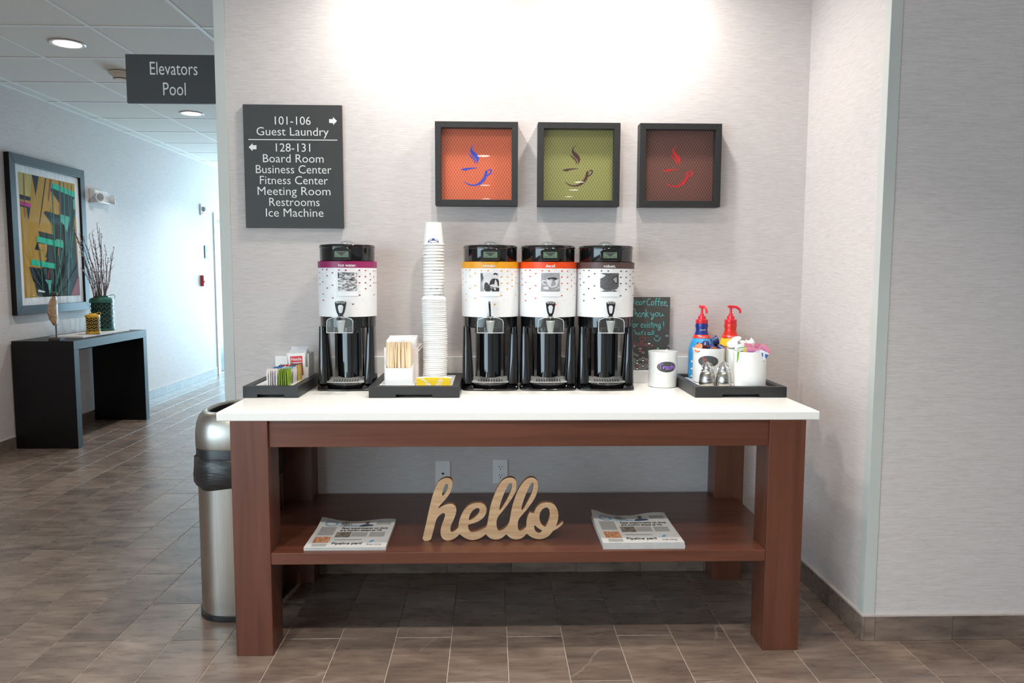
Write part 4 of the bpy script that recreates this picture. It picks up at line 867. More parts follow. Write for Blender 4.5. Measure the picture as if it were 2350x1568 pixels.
strokes([bp_([(232, 705), (236, 745), (210, 740), (195, 765), (210, 790), (240, 812), (280, 790), (302, 760), (290, 742), (262, 745), (240, 765)]), bp_([(238, 812), (243, 850), (238, 900), (233, 960)])], .0022, bf2, 'chalk_heart', 'chalk_rose', t)
chalk('Coffee', 98, 885, 40, 'chalk_rose', 335, .0020)
ov = [(645, 718, 0), (60, 792, 3), (354, 848, 1), (402, 876, 4), (110, 885, 0), (497, 924, 3), (206, 929, 0), (206, 972, 4), (255, 994, 0), (60, 951, 1), (60, 995, 0), (108, 1017, 0), (60, 1039, 1), (157, 1039, 0), (60, 1082, 4), (108, 1105, 0), (206, 1105, 0), (254, 1082, 0), (303, 1103, 0), (60, 1127, 1), (158, 1127, 3), (254, 1126, 1), (108, 1149, 0), (303, 1147, 4), (158, 1171, 1), (60, 1170, 0), (254, 1170, 5), (108, 1193, 5), (206, 1192, 0), (303, 1192, 0), (158, 1214, 4), (254, 1214, 1), (108, 1238, 0), (206, 1236, 0), (303, 1236, 0), (60, 1258, 0), (158, 1258, 1), (254, 1258, 0), (108, 1278, 0), (206, 1278, 0), (303, 1278, 0), (645, 945, 1), (350, 1215, 0), (352, 1170, 1), (400, 1192, 0), (402, 1240, 3), (450, 1214, 0), (452, 1170, 5), (500, 1238, 0), (502, 1150, 0), (550, 1214, 4), (552, 1258, 0), (600, 1192, 0), (602, 1240, 1), (650, 1216, 0), (400, 1110, 0), (350, 1126, 0), (680, 882, 0)]
rings_ = MB(); kz = .14035/505
for x, y, c_ in ov:
    cxo, czo = bp_([(x, y)])[0]; A, B = 24*kz, 16*kz
    if c_ == 0:
        o_ = ell(cxo, czo, A, B, 14); i_ = ell(cxo, czo, A*.72, B*.66, 14); rings_.add([bf(*q) for q in o_]+[bf(*q) for q in i_], [(k, (k+1) % 14, 14+(k+1) % 14, 14+k) for k in range(14)])
rings_.o('oval_outlines', 'oval_line', t, smooth=0)['kind'] = 'stuff'
sel = [q for q in ov if q[2]]; mi = {1: 0, 3: 1, 4: 2, 5: 3}
flat([ell(*bp_([(x, y)])[0], 20*kz, 12*kz, 12) for x, y, c_ in sel], bf, 'oval_dots', ['white_print', 'oval_green', 'oval_red', 'oval_blue'], t, mi=[mi[c_] for *_, c_ in sel])['kind'] = 'stuff'

# ================================================================== CROCKS
M('label_grey', (74, 74, 74), .6, var=.05); M('marker_violet', (172, 120, 244), .6); M('marker_yellow', (220, 190, 120), .6); M('marker_red', (206, 84, 74), .6)
def crock(px, Y, zb, r, h, label, cat='crock'):
    X = onY(Y, px, 840).x
    t = thing('ceramic_crock', (X, Y, zb), label, cat, 'white ceramic crocks')
    b = MB(); b.lathe([(r*.86, 0), (r*.93, .003), (r*.955, .012), (r*.955, h-.03), (r*.97, h-.018), (r, h-.004), (r*.995, h), (r*.94, h), (r*.925, h-.006), (r*.91, h-.03), (r*.91, .008), (.002, .008)], 48); b.o('body', 'white_ceramic', t); return t, X
def cylfn(r, off=0): return lambda x, z: (r*math.sin(x/r+off), -r*math.cos(x/r+off), z)
t, X = crock(1521, -.135, ZT, .0665, .158, 'white ceramic crock labelled Trash beside the chalkboard')
f = cylfn(.0665*.955+.0008, .07); f2 = cylfn(.0665*.955+.0014, .07)
def oval_label(t, f, zc, a, bb):
    n = 24; b = MB(); pts = []
    for k in range(n+1):
        x = -a*math.cos(PI*k/n); dz = bb*math.sqrt(max(0, 1-(x/a)**2)); pts.append((x, dz))
    b.add([f(x, zc+d) for x, d in pts]+[f(x, zc-d) for x, d in pts], [(k, k+1, n+2+k, n+1+k) for k in range(n)]); return b.o('label', 'label_grey', t, smooth=0)
lb = oval_label(t, f, .094, .045, .0235)
hand('Trash', -.036, .0830, .0140, .0030, f2, 'label_writing', 'marker_violet', lb, 1.13)
strokes([[(sx*(.041-.002*abs(q)), .094+.006*q), (sx*(.037-.002*abs(q)), .094+.0055*q)] for sx in (-1, 1) for q in (-1.3, -.4, .5, 1.3)], .0014, f2, 'label_dashes', 'marker_yellow', lb)
c1, X1 = crock(1625, -.206, RZ, .0695, .150, 'white ceramic crock full of navy coffee creamers, with oval label')
f = cylfn(.0695*.955+.0008, -.28); f2 = cylfn(.0695*.955+.0014, -.28)
lb = oval_label(c1, f, .096, .045, .024); hand('Spl', -.026, .099, .0085, .0017, f2, 'label_writing', 'marker_red', lb)
strokes([[(-.028, .100), (-.024, .090)], [(-.02, .098), (-.018, .086)], [(.024, .104), (.026, .092)], [(-.01, .094), (-.008, .086)]], .0012, f2, 'label_dashes', 'oval_blue', lb)
c3, X3 = crock(1699, -.206, RZ, .0695, .146, 'white ceramic crock of white creamers, between the other two at back')
c2, X2 = crock(1720.5, -.352, RZ, .0695, .150, 'white ceramic crock full of pink and blue sugar packets')
# creamers
M('creamer_navy', (36, 48, 104), .3, var=.1, coat=.3); M('foil_orange', (226, 130, 84), .35, var=.2, scale=(120, 120, 120)); M('creamer_white', (238, 238, 232), .35, var=.03, coat=.2); M('foil_mint', (176, 222, 214), .4, var=.1)
def creamer(col, foil):
    b = MB(); b.lathe([(.0135, 0), (.0150, .002), (.0175, .024), (.0215, .0245), (.0215, .026)], 24); m0 = b.mesh('cup', col)
    b = MB(); b.lathe([(.0210, .0262), (.0195, .0268), (.004, .0268)], 24, cap0=False); m1 = b.mesh('foil_lid', foil); return m0, m1
cm = {'n': creamer('creamer_navy', 'foil_orange'), 'w': creamer('creamer_white', 'creamer_white')}
def put(kind, loc, rot, label, group, s=1):
    o = link(bpy.data.objects.new('coffee_creamer', cm[kind][0]), None, loc, rot); o.scale = (s, s, s); tag(o, label, 'creamer', group)
    link(bpy.data.objects.new('foil_lid', cm[kind][1]), o)
zc = RZ+.150
for dx, dy, dz, rot, lab in [(-.034, -.018, -.006, (.5, -1.0, 0), 'navy creamer cup leaning left, orange foil facing out'), (-.010, .015, .026, (PI-.5, .3, .3), 'navy creamer cup upright at the centre of the crock'), (.004, -.026, .012, (PI-.9, 0, .1), 'navy creamer cup lying at the front rim of the crock'), (.040, -.012, .008, (PI-.3, -1.0, -.4), 'navy creamer cup tipped right near the crock rim'), (.016, .010, .028, (.5, 1.2, .6), 'navy creamer cup on top of the heap, orange foil showing'), (-.028, .03, .020, (PI-.2, .3, 0), 'navy creamer cup at the back left of the crock'), (.030, .034, .020, (PI-.4, -.3, 0), 'navy creamer cup at the back right of the crock'), (0, -.002, -.022, (0, .2, 0), 'navy creamer cup underneath the others in the crock')]:
    put('n', (X1+dx, -.206+dy, zc+dz-.004), rot, lab, 'navy creamers')
zc = RZ+.146
for dx, dy, dz, rot, lab in [(-.036, -.010, -.002, (.6, -.5, 0), 'white creamer cup at the left rim, beside the navy creamers'), (-.012, -.022, -.002, (1.4, .3, .3), 'white creamer cup lying low behind the green packet'), (.012, .0, .028, (PI, .15, 0), 'white creamer cup bottom up on top of the heap'), (.030, -.006, .008, (.5, .9, .5), 'white creamer cup tipped right above the pink packets'), (-.008, .022, .010, (.3, -.4, 0), 'white creamer cup at the back of the heap'), (.034, .026, -.004, (.2, .5, 0), 'white creamer cup at the back right of the heap'), (.006, .005, -.006, (0, .1, 0), 'white creamer cup buried in the middle of the heap')]:
    put('w', (X3+dx, -.206+dy, zc+dz+.006), rot, lab, 'white creamers', 1.05)
# sugar packets
M('packet_pink', (236, 150, 176), .5, var=.06); M('packet_green', (120, 196, 60), .5, var=.06); M('packet_yellow', (236, 214, 110), .5, var=.06); M('packet_white', (238, 240, 244), .5, var=.03); M('packet_blue', (58, 92, 176), .5, var=.05); M('packet_sky', (150, 210, 230), .5)
def flatpacket(w_, h_, th=.0035):
    b = MB(); rs = []
    for z, k in [(0, .15), (.006, .2), (.012, 1), (h_-.012, 1), (h_-.006, .2), (h_, .15)]:
        rs.append([(x, y*th*k, z) for x, y in ((-w_/2, -.3), (-w_/3, -.5), (w_/3, -.5), (w_/2, -.3), (w_/2, .3), (w_/3, .5), (-w_/3, .5), (-w_/2, .3))])
    return b.rings(rs)
pm = {c_: flatpacket(.040, .066).mesh('sugar_packet', c_) for c_ in ('packet_pink', 'packet_green', 'packet_yellow', 'packet_white')}
zc = RZ+.150
for c_, dx, dy, dz, rot, lab in [('packet_green', -.044, -.022, -.044, (.25, -.12, .2), 'green sugar packet at the left rim of the crock'), ('packet_yellow', -.027, -.030, -.050, (.2, .05, .1), 'yellow sugar packet next to the green one'), ('packet_pink', -.014, -.030, -.044, (.3, .1, -.1), 'pink sugar packet standing in front, next to the yellow one'), ('packet_pink', .004, -.014, -.030, (.2, .35, .2), 'pink sugar packet tilted right, tallest of the pink ones'), ('packet_pink', .012, -.026, -.026, (.1, .75, 0), 'pink sugar packet lying slanted with violet writing'), ('packet_pink', .022, .004, -.028, (.05, .95, -.3), 'pink sugar packet slanted furthest right'), ('packet_white', .010, -.046, -.052, (.35, .45, .1), 'white sugar packet with blue stripes in front of the pink ones'), ('packet_white', .034, -.040, -.054, (.3, -.5, -.2), 'white sugar packet with blue stripes at the right rim'), ('packet_white', -.030, .012, -.038, (-.1, -.2, 0), 'white sugar packet behind the green one'), ('packet_pink', -.004, .016, -.036, (-.1, .1, .3), 'pink sugar packet at the back of the crock')]:
    o = link(bpy.data.objects.new('sugar_packet', pm[c_]), None, (X2+dx, -.352+dy, zc+dz), rot); tag(o, lab, 'sugar packet', 'sugar packets in the crock')
    pf = lambda x, z: (x, -.0024, z)
    if c_ == 'packet_pink': letters('lettering', "Sweet'N", 0, .046, .0065, .030, pf, 'marker_violet', o, shear=.2)
    if c_ == 'packet_green': flat([[(-.02, .048), (.02, .052), (.02, .064), (-.02, .064)]], pf, 'print', 'packet_white', o)
    if c_ == 'packet_white' and 'blue' in lab: flat([[(-.02, .046), (-.006, .058), (.004, .044), (-.004, .034)], [(.004, .058), (.02, .060), (.02, .040), (.010, .048)], [(-.02, .010), (.02, .010), (.02, .03), (-.02, .026)]], pf, 'print', 'packet_blue', o)
# sugar shakers
def shaker(px, Y, words, label):
    X = onY(Y, px, 850).x
    t = thing('sugar_shaker', (X, Y, RZ), label, 'sugar shaker', 'steel sugar shakers'); r = .0332
    b = MB(); b.lathe([(r*.97, 0), (r, .002), (r*1.0, .02), (r*.96, .036), (r*.86, .052), (r*.70, .062)], 40); b.o('body', 'brushed_steel', t)
    b = MB(); b.lathe([(r*.76, .062), (r*.78, .064), (r*.76, .068), (r*.55, .070), (r*.55, .074), (r*.62, .076), (r*.6, .082), (r*.35, .090), (r*.2, .0985), (r*.12, .100)], 32); b.o('dome', 'chrome', t)
    b = MB()
    for s in (-1, 1): b.tube([(s*r*.78, 0, .062), (s*r*.80, 0, .074), (s*r*.52, 0, .092), (0, 0, .1035)], .0022, 8)
    b.o('cap_wire', 'chrome', t)
    f = lambda x, z: ((r*1.02+.0006)*math.sin(x/r-.02), -(r*1.02+.0006)*math.cos(x/r-.02)+max(0, z-.03)*.12, z)
    for w_, z, cap, wd, c_ in words: letters('lettering', w_, 0, z, cap, wd, f, c_, t, bold=.012)
shaker(1623, -.332, [('white', .0385, .0058, .017, 'mid_grey'), ('sugar.', .0285, .0058, .022, 'ink')], 'steel sugar shaker marked white sugar, left of the pair')
shaker(1661, -.340, [('natural', .0395, .0058, .024, 'mid_grey'), ('raw', .0305, .0058, .013, 'ink'), ('sugar.', .0205, .0058, .022, 'ink')], 'steel sugar shaker marked natural raw sugar, right of the pair')
# pump bottles
for n_, c_ in dict(pump_red=(222, 38, 52), bottle_blue=(60, 160, 220), bottle_navy=(28, 50, 130), label_red=(222, 52, 36), bottle_yellow=(240, 200, 50), bottle_cream=(244, 240, 226), bottle_flame=(220, 44, 22)).items(): M(n_, c_, .25, var=.06, coat=.3)
def pump_bottle(px, body, neck, label, rz, up):
    Y = -.078; X = onY(Y, px, 760).x
    t = thing('creamer_bottle', (X, Y, RZ), label, 'pump bottle', 'pump creamer bottles'); r = .0575
    zt = onY(Y, px, 700).z-RZ
    k = zt/.345
    prof = [(r*.9, 0), (r*.98, .004), (r, .02), (r, .10), (r*.97, .135), (r*.85, .165), (r*.66, .190), (r*.545, .205)]
    b = MB(); b.lathe([(a, z*k) for a, z in prof], 40); b.o('body', body, t)
    b = MB(); b.lathe([(r*.665, .1895*k), (r*.57, .205*k), (r*.56, .2055*k)], 40, cap0=False, cap1=False); b.xf(Matrix.Scale(1.02, 4, (1, 0, 0)) @ Matrix.Scale(1.02, 4, (0, 1, 0))); band = b.o('text_band', 'label_red', t)
    b = MB(); b.lathe([(r*.545, .205*k), (r*.46, .222*k), (r*.45, .232*k), (r*.50, .246*k), (r*.48, .256*k), (r*.40, .260*k)], 40); b.o('neck', neck, t)
    f = lambda x, z: ((r*.64+.0015)*math.sin(x/r/.64), -(r*.64+.0015)*math.cos(x/r/.64), z)
    letters('lettering', '1 Pump = 1', .0, .1935*k, .0072, .042, f, 'letter_white', band, bold=.012)
    fl_ = lambda x, z: ((r+.0006)*math.sin(x/r), -(r+.0006)*math.cos(x/r), z)
    lab = flat([smoothpoly([(-.03, .128), (0, .142), (.03, .128), (.034, .115), (0, .106), (-.034, .115)], 1)], fl_, 'label_patch', 'bottle_cream', t)
    letters('lettering', 'Nestle', 0, .121, .008, .026, lambda x, z: ((r+.0012)*math.sin(x/r), -(r+.0012)*math.cos(x/r), z), 'bottle_navy', lab)
    flat([smoothpoly([(-.026, .100), (.0, .108), (.026, .100), (.0, .092)], 1)], fl_, 'label_patch', 'label_red', t)
    random.seed(3)
    flat([ell(-.058+.012*(q % 3)*.8, .012+.011*q, .006, .0045, 8) for q in range(7)], fl_, 'label_splash', 'bottle_cream', t)
    if up: letters('lettering', 'Vanilla', 0, .226*k, .0065, .026, lambda x, z: ((r*.475)*math.sin(x/r/.475), -(r*.475)*math.cos(x/r/.475), z), 'bottle_cream', t)
    b = MB(); b.lathe([(r*.46, .258*k), (r*.47, .260*k), (r*.47, .276*k), (r*.45, .2765*k), (r*.30, .2785*k), (r*.29, .292*k), (r*.18, .294*k), (r*.17, .302*k), (.0055, .305*k), (.0055, .330*k)], 28); b.o('pump_collar', 'pump_red', t)
    b = MB(); st = 0; b.prism(smoothpoly([(-.016, 0), (.016, -.002), (.016, .010), (-.014, .0125)], 1), -.009, .009, 'y'); b.tube([(.010, 0, .005), (.022, 0, .0045), (.036, 0, -.004), (.041, 0, -.012), (.041, 0, -.024)], [.0062, .0062, .0058, .0055, .005], 12)
    b.o('pump_head', 'pump_red', t, (0, 0, .331*k), (0, 0, rz), bevel=.001)
pump_bottle(1610, 'bottle_blue', 'bottle_navy', 'blue coffee creamer bottle with navy neck and red pump', -1.35, True)
pump_bottle(1676, 'bottle_yellow', 'bottle_flame', 'yellow coffee creamer bottle with red neck and red pump', -.12, False)

# ================================================================== NEWSPAPERS ON THE SHELF
textlines('newsprint'); M('news_blue', (86, 160, 196), .8); M('news_navy', (50, 70, 100), .8); M('news_photo', (120, 112, 100), .8, var=.5, scale=(40, 40, 40)); M('news_photo_warm', (190, 132, 96), .8, var=.7, scale=(120, 120, 120)); M('news_skin', (120, 84, 66), .8)
ZS = .3888
def newspaper(x0, x1, y0, y1, z, th, label, group, printed, wav):
    cx, cy = (x0+x1)/2, (y0+y1)/2; w_, d_ = x1-x0, y1-y0
    t = thing('newspaper', (cx, cy, z), label, 'newspaper', group)
    n, m_ = 14, 10; b = MB()
    def top(u, v): return th+wav*(max(0, v-.6)**2)*(1.6*math.cos(u*7)+2.4*max(0, .2-u)*6)
    vs_ = []
    for j in range(m_+1):
        for i in range(n+1):
            u, v = i/n, j/m_; vs_.append((-w_/2+u*w_, -d_/2+v*d_, top(u, v)))
    N_ = len(vs_); vs_ += [(x, y, max(0.0003, z_-th)) for x, y, z_ in vs_]
    fs = [(j*(n+1)+i, j*(n+1)+i+1, (j+1)*(n+1)+i+1, (j+1)*(n+1)+i) for j in range(m_) for i in range(n)]
    fs += [tuple(N_+q for q in f_[::-1]) for f_ in fs]
    bd = [i for i in range(n+1)]+[j*(n+1)+n for j in range(1, m_+1)]+[m_*(n+1)+i for i in range(n-1, -1, -1)]+[j*(n+1) for j in range(m_-1, 0, -1)]
    fs += [(bd[q], N_+bd[q], N_+bd[(q+1) % len(bd)], bd[(q+1) % len(bd)]) for q in range(len(bd))]
    b.add(vs_, fs); b.o('folded_sheets', 'news_paper', t, smooth=40)
    b = MB(); b.box(-w_/2+.002, w_/2-.002, -d_/2-.0004, -d_/2+.01, th*.45, th*.55); b.o('fold_line', 'ink_grey', t, smooth=0)
    if printed:
        def f(u, v, e=.0006): return (-w_/2+u*w_, -d_/2+v*d_, top(u, v)+e)
        def rect(nm, u0, u1, v0, v1, mat, e=.0006):
            bb = MB(); k = 4; bb.add([f(u0+(u1-u0)*i/k, v0+(v1-v0)*j/k, e) for j in range(k+1) for i in range(k+1)], [(j*(k+1)+i, j*(k+1)+i+1, (j+1)*(k+1)+i+1, (j+1)*(k+1)+i) for j in range(k) for i in range(k)]); return bb.o(nm, mat, t, smooth=0)
        for q in [(.06, .26, .42, .72), (.08, .26, .03, .12), (.50, .70, .36, .52), (.73, .92, .36, .52), (.76, .95, .80, .90), (.32, .66, .235, .27)]: rect('text_column', *q, 'newsprint')
        rect('news_photo', .30, .49, .34, .53, 'news_photo'); rect('news_photo', .06, .26, .15, .36, 'news_photo_warm')
        bb = MB(); nn = 24; o_ = ell(.165, .835, .085, .085, nn); i_ = ell(.165, .835, .065, .065, nn); bb.add([f(*q) for q in o_]+[f(*q) for q in i_], [(k, (k+1) % nn, nn+(k+1) % nn, nn+k) for k in range(nn)]); bb.o('masthead_ring', 'news_blue', t, smooth=0)
        fn = lambda u, v: f(u, v, .0010)
        letters('lettering', 'USA', .345, .870, .055, .10, fn, 'ink', t, bold=.02); letters('lettering', 'TODAY', .365, .800, .055, .15, fn, 'ink', t, bold=.02); letters('lettering', 'WEEKEND', .405, .745, .045, .25, fn, 'news_blue', t, bold=.02)
        letters('lettering', 'Fatal experiments on dogs', .635, .64, .060, .60, fn, 'ink', t, bold=.02); letters('lettering', 'are moving ahead at VA', .60, .56, .060, .54, fn, 'ink', t, bold=.02)
        letters('lettering', 'Pipeline peril', .50, .09, .065, .37, fn, 'ink', t, bold=.02); letters('lettering', 'large rating', .84, .07, .045, .18, fn, 'ink_grey', t)
        flat([smoothpoly([(.53, .735), (.56, .80), (.62, .83), (.72, .80), (.74, .76), (.66, .74)], 1)], lambda u, v: f(u, v, .001), 'masthead_figure', 'news_navy', t); flat([ell(.635, .875, .028, .05, 12)], lambda u, v: f(u, v, .0014), 'masthead_figure', 'news_skin', t)
        flat([[(.76, .17), (.80, .24), (.83, .22), (.80, .17)]], fn, 'blue_mark', 'news_blue', t)
TH = .0062
for i in range(2):
    newspaper(-.688, -.387, -.732, -.425, ZS+i*(TH+.0004), TH, ['lower newspaper of the thin pile near the left table leg', 'upper newspaper of the thin pile near the left table leg'][i], 'newspapers left of the hello sign', i == 1, .02 if i == 1 else 0)
for i in range(4):
    dx = [0, .001, -.001, -.002][i]
    newspaper(.419+dx, .724+dx, -.740, -.410, ZS+i*(TH+.0004), TH, ['bottom newspaper', 'second newspaper from the bottom', 'second newspaper from the top', 'top newspaper'][i]+' of the thick pile right of hello sign', 'newspapers right of the hello sign', i == 3, .03 if i == 3 else 0)

# ================================================================== TRASH BIN
M('bin_black', (30, 30, 32), .35, var=.08); M('bin_bag', (44, 43, 43), .28, var=.35, scale=(18, 18, 90), bump=.8)
t = thing('trash_bin', (-1.06, -.275, 0), 'tall brushed steel oval trash bin with black bag, left of table', 'trash bin')
A, B, P = .158, .215, 2.7
def bl(prof, name, mat, **k): b = MB(); b.lathe([(r, z) for r, z in prof], 64, 0, 0, A, B, p=P, **k); return b.o(name, mat, t, smooth=45)
bl([(.96, 0), (.985, .004), (.985, .022), (.95, .024)], 'base_ring', 'bin_black')
bl([(.955, .024), (.955, .60)], 'body', 'brushed_steel', cap0=False, cap1=False)
bl([(.965, .60), (.975, .605), (.975, .708), (.97, .71)], 'collar', 'bin_black', cap0=False, cap1=False)
b = MB(); n = 64; rs = []; random.seed(9)
for i, (r, z) in enumerate([(.985, .668), (1.01, .662), (1.03, .635), (1.045, .600), (1.03, .565), (1.0, .548), (.97, .553)]):
    ring = []
    for k in range(n):
        a = 2*PI*k/n; c_, s_ = math.cos(a), math.sin(a); c_ = math.copysign(abs(c_)**(2/P), c_); s_ = math.copysign(abs(s_)**(2/P), s_)
        wob = 1+.010*math.sin(a*9+i*1.3)+.008*math.sin(a*17+i*2.1); dz = .003*math.sin(a*7+i)+(.003*math.sin(a*5+2) if i > 3 else 0)
        ring.append((A*r*c_*wob, B*r*s_*wob, z+dz))
    rs.append(ring)
b.rings(rs, False, False); b.o('bag', 'bin_bag', t, smooth=60)
bl([(.975, .706), (.985, .712), (.982, .76), (.955, .80), (.89, .832), (.80, .848), (.73, .850), (.70, .846), (.69, .835)], 'rim_dome', 'satin_steel', cap0=False, cap1=False)
bl([(.69, .838), (.68, .78), (.62, .70)], 'opening', 'bin_black', cap0=False)

# ================================================================== CORRIDOR: CONSOLE TABLE AND WHAT STANDS ON IT
M('console_black', (13, 13, 15), .38, var=.06, spec=.35)
CX0, CX1, CY0, CY1, CHt = XL+.014, -3.312, 2.585, 3.85, .867
t = thing('console_table', ((CX0+CX1)/2, (CY0+CY1)/2, 0), 'black waterfall console table with solid side panels in the corridor', 'table')
hx, hy = (CX1-CX0)/2, (CY1-CY0)/2; pt = .072
b = MB(); b.box(-hx, hx, -hy, hy, CHt-pt, CHt); b.o('tabletop', 'console_black', t, bevel=.002, smooth=0)
for s in (-1, 1):
    b = MB(); y0, y1 = (-hy, -hy+pt) if s < 0 else (hy-pt, hy); b.box(-hx, hx, y0, y1, 0, CHt-pt); b.o('side_panel', 'console_black', t, bevel=.002, smooth=0)
b = MB(); b.box(-hx+.01, -hx+.03, -hy+pt, hy-pt, CHt-pt-.09, CHt-pt); b.o('back_rail', 'console_black', t, smooth=0)

# painting -------------------------------------------------------------
for n, c_ in dict(art_mustard=(176, 134, 40), art_sand=(186, 170, 96), art_teal=(30, 178, 146), art_aqua=(70, 160, 138), art_black=(18, 26, 28), art_green=(44, 110, 90), art_magenta=(190, 40, 130), art_rust=(150, 60, 50), art_rose=(150, 80, 84), mat_board=(226, 228, 230)).items(): M(n, c_, .85, var=.12, scale=(6, 40, 8), spec=.08)
PXw = XL+.040
def onL(q, x=PXw): p = onX(x, q[0]*.2552, 340+q[1]*.2552); return (p.y, p.z)
y0, y1 = onL((35, 100))[0], onL((740, 700))[0]; y0 = (onX(PXw, 8, 540).y); y1 = onX(PXw, 192, 550).y
z0, z1 = 1.066, 2.352
py0, py1 = 2.640, 3.735
t = thing('framed_painting', (XL, (py0+py1)/2, z0), 'large framed abstract print in teal, mustard and black above the console', 'painting')
to = Vector((XL, (py0+py1)/2, z0)); fw = .075; dp = .042
oc = [(py0-to.y, 0), (py1-to.y, 0), (py1-to.y, z1-z0), (py0-to.y, z1-z0)]; ic = [(py0-to.y+fw, fw), (py1-to.y-fw, fw), (py1-to.y-fw, z1-z0-fw), (py0-to.y+fw, z1-z0-fw)]
for i in range(4):
    a, c_, d_, e_ = oc[i], oc[(i+1) % 4], ic[(i+1) % 4], ic[i]
    b = MB(); b.hexa([(.001, *a), (.001, *c_), (.001, *d_), (.001, *e_), (dp, *a), (dp, *c_), (dp, *d_), (dp, *e_)]); b.o('frame_rail', 'console_black', t, bevel=.002, smooth=0)
b = MB(); b.box(.004, .020, ic[0][0]-.002, ic[1][0]+.002, fw-.002, z1-z0-fw+.002); mb = b.o('mat_board', 'mat_board', t, smooth=0)
mw = .062
ar = (ic[0][0]+mw*1.1, ic[1][0]-mw, fw+mw, z1-z0-fw-mw)
b = MB(); b.box(.020, .0206, ar[0], ar[1], ar[2], ar[3]); art = b.o('art_print', 'art_mustard', mb, smooth=0)
def au(q):   # zoom coordinates of the print area -> position inside the print
    u0 = (q[0]-180)/(688-180)
    tl, tr, bl_, br = (135, 170), (655, 290), (225, 1395), (722, 1365)
    # invert the near-bilinear quad
    u, v = .5, .5
    for _ in range(12):
        x = (1-v)*((1-u)*tl[0]+u*tr[0])+v*((1-u)*bl_[0]+u*br[0]); y = (1-v)*((1-u)*tl[1]+u*tr[1])+v*((1-u)*bl_[1]+u*br[1])
        dxu = (1-v)*(tr[0]-tl[0])+v*(br[0]-bl_[0]); dxv = (1-u)*(bl_[0]-tl[0])+u*(br[0]-tr[0]); dyu = (1-v)*(tr[1]-tl[1])+v*(br[1]-bl_[1]); dyv = (1-u)*(bl_[1]-tl[1])+u*(br[1]-tr[1])
        D = dxu*dyv-dxv*dyu; ex, ey = q[0]-x, q[1]-y; u += (ex*dyv-dxv*ey)/D; v += (dxu*ey-ex*dyu)/D
    u = min(1, max(0, u)); v = min(1, max(0, v)); return (ar[0]+(ar[1]-ar[0])*u, ar[3]-(ar[3]-ar[2])*v)
layer = [0]
def paint(mat, *polys):
    layer[0] += 1; x = .0207+layer[0]*.0004
    flat([[au(q) for q in p] for p in polys], lambda y, z: (x, y, z), 'painted_shape', mat, art)
paint('art_sand', [(135, 170), (250, 200), (235, 420), (150, 390)])
paint('art_black', [(250, 197), (310, 212), (288, 400)], [(368, 228), (378, 230), (335, 640), (322, 700)], [(150, 385), (245, 412), (245, 450), (155, 430)], [(155, 480), (245, 510), (235, 625), (228, 625), (215, 520), (158, 498)], [(420, 345), (440, 290), (660, 380), (660, 660), (722, 1365), (330, 1385), (250, 1090), (360, 1100), (400, 935), (290, 920), (330, 800), (320, 740), (455, 775), (450, 690), (360, 560), (380, 545), (520, 590), (505, 470)])
paint('art_mustard', [(290, 960), (400, 1000), (360, 1105), (262, 1090), (265, 1020)], [(400, 870), (400, 935), (330, 920), (320, 860)], [(225, 1395), (325, 1390), (300, 1250), (255, 1180)])
paint('art_magenta', [(155, 450), (248, 475), (248, 512), (157, 485)])
paint('art_teal', [(425, 270), (660, 370), (660, 420), (420, 320)], [(308, 790), (550, 850), (550, 905), (308, 845)], [(265, 1015), (485, 1060), (485, 1110), (265, 1070)])
paint('art_aqua', [(515, 575), (608, 605), (585, 760), (560, 690), (515, 640)], [(385, 1215), (448, 1220), (432, 1370), (415, 1260)], [(640, 440), (660, 420), (660, 520), (645, 540)], [(480, 815), (545, 830), (545, 860), (470, 850)])
ln = []
for xa_, ya_, xb_, yb_, w_ in [(428, 280, 490, 1375, 9), (505, 260, 520, 900, 6), (540, 270, 585, 1370, 8), (580, 280, 640, 1100, 5), (620, 300, 600, 1360, 6), (660, 540, 620, 1000, 8), (545, 900, 470, 1375, 9), (500, 900, 540, 1370, 8), (480, 1110, 520, 1370, 6), (330, 900, 370, 1350, 7), (420, 520, 470, 1050, 5)]:
    ln.append([(xa_, ya_), (xa_+w_, ya_), (xb_+w_, yb_), (xb_, yb_)])
paint('art_green', *ln)
paint('art_rust', [(175, 182), (181, 184), (205, 610), (198, 610)], [(415, 240), (428, 240), (405, 450), (398, 440)], [(500, 255), (506, 256), (515, 590), (508, 590)], [(495, 905), (505, 915), (505, 985), (497, 975)], [(412, 1120), (420, 1130), (422, 1210), (410, 1190)])
paint('art_rose', [(722, 1180), (722, 1365), (632, 1368), (690, 1210)])
paint('mat_board', [(328, 1312), (390, 1330), (385, 1342), (330, 1334)])
b = MB(); b.add([(.027, ic[0][0], fw), (.027, ic[1][0], fw), (.027, ic[1][0], z1-z0-fw), (.027, ic[0][0], z1-z0-fw)], [(0, 1, 2, 3)]); b.o('glass', 'picture_glass', t, smooth=0)

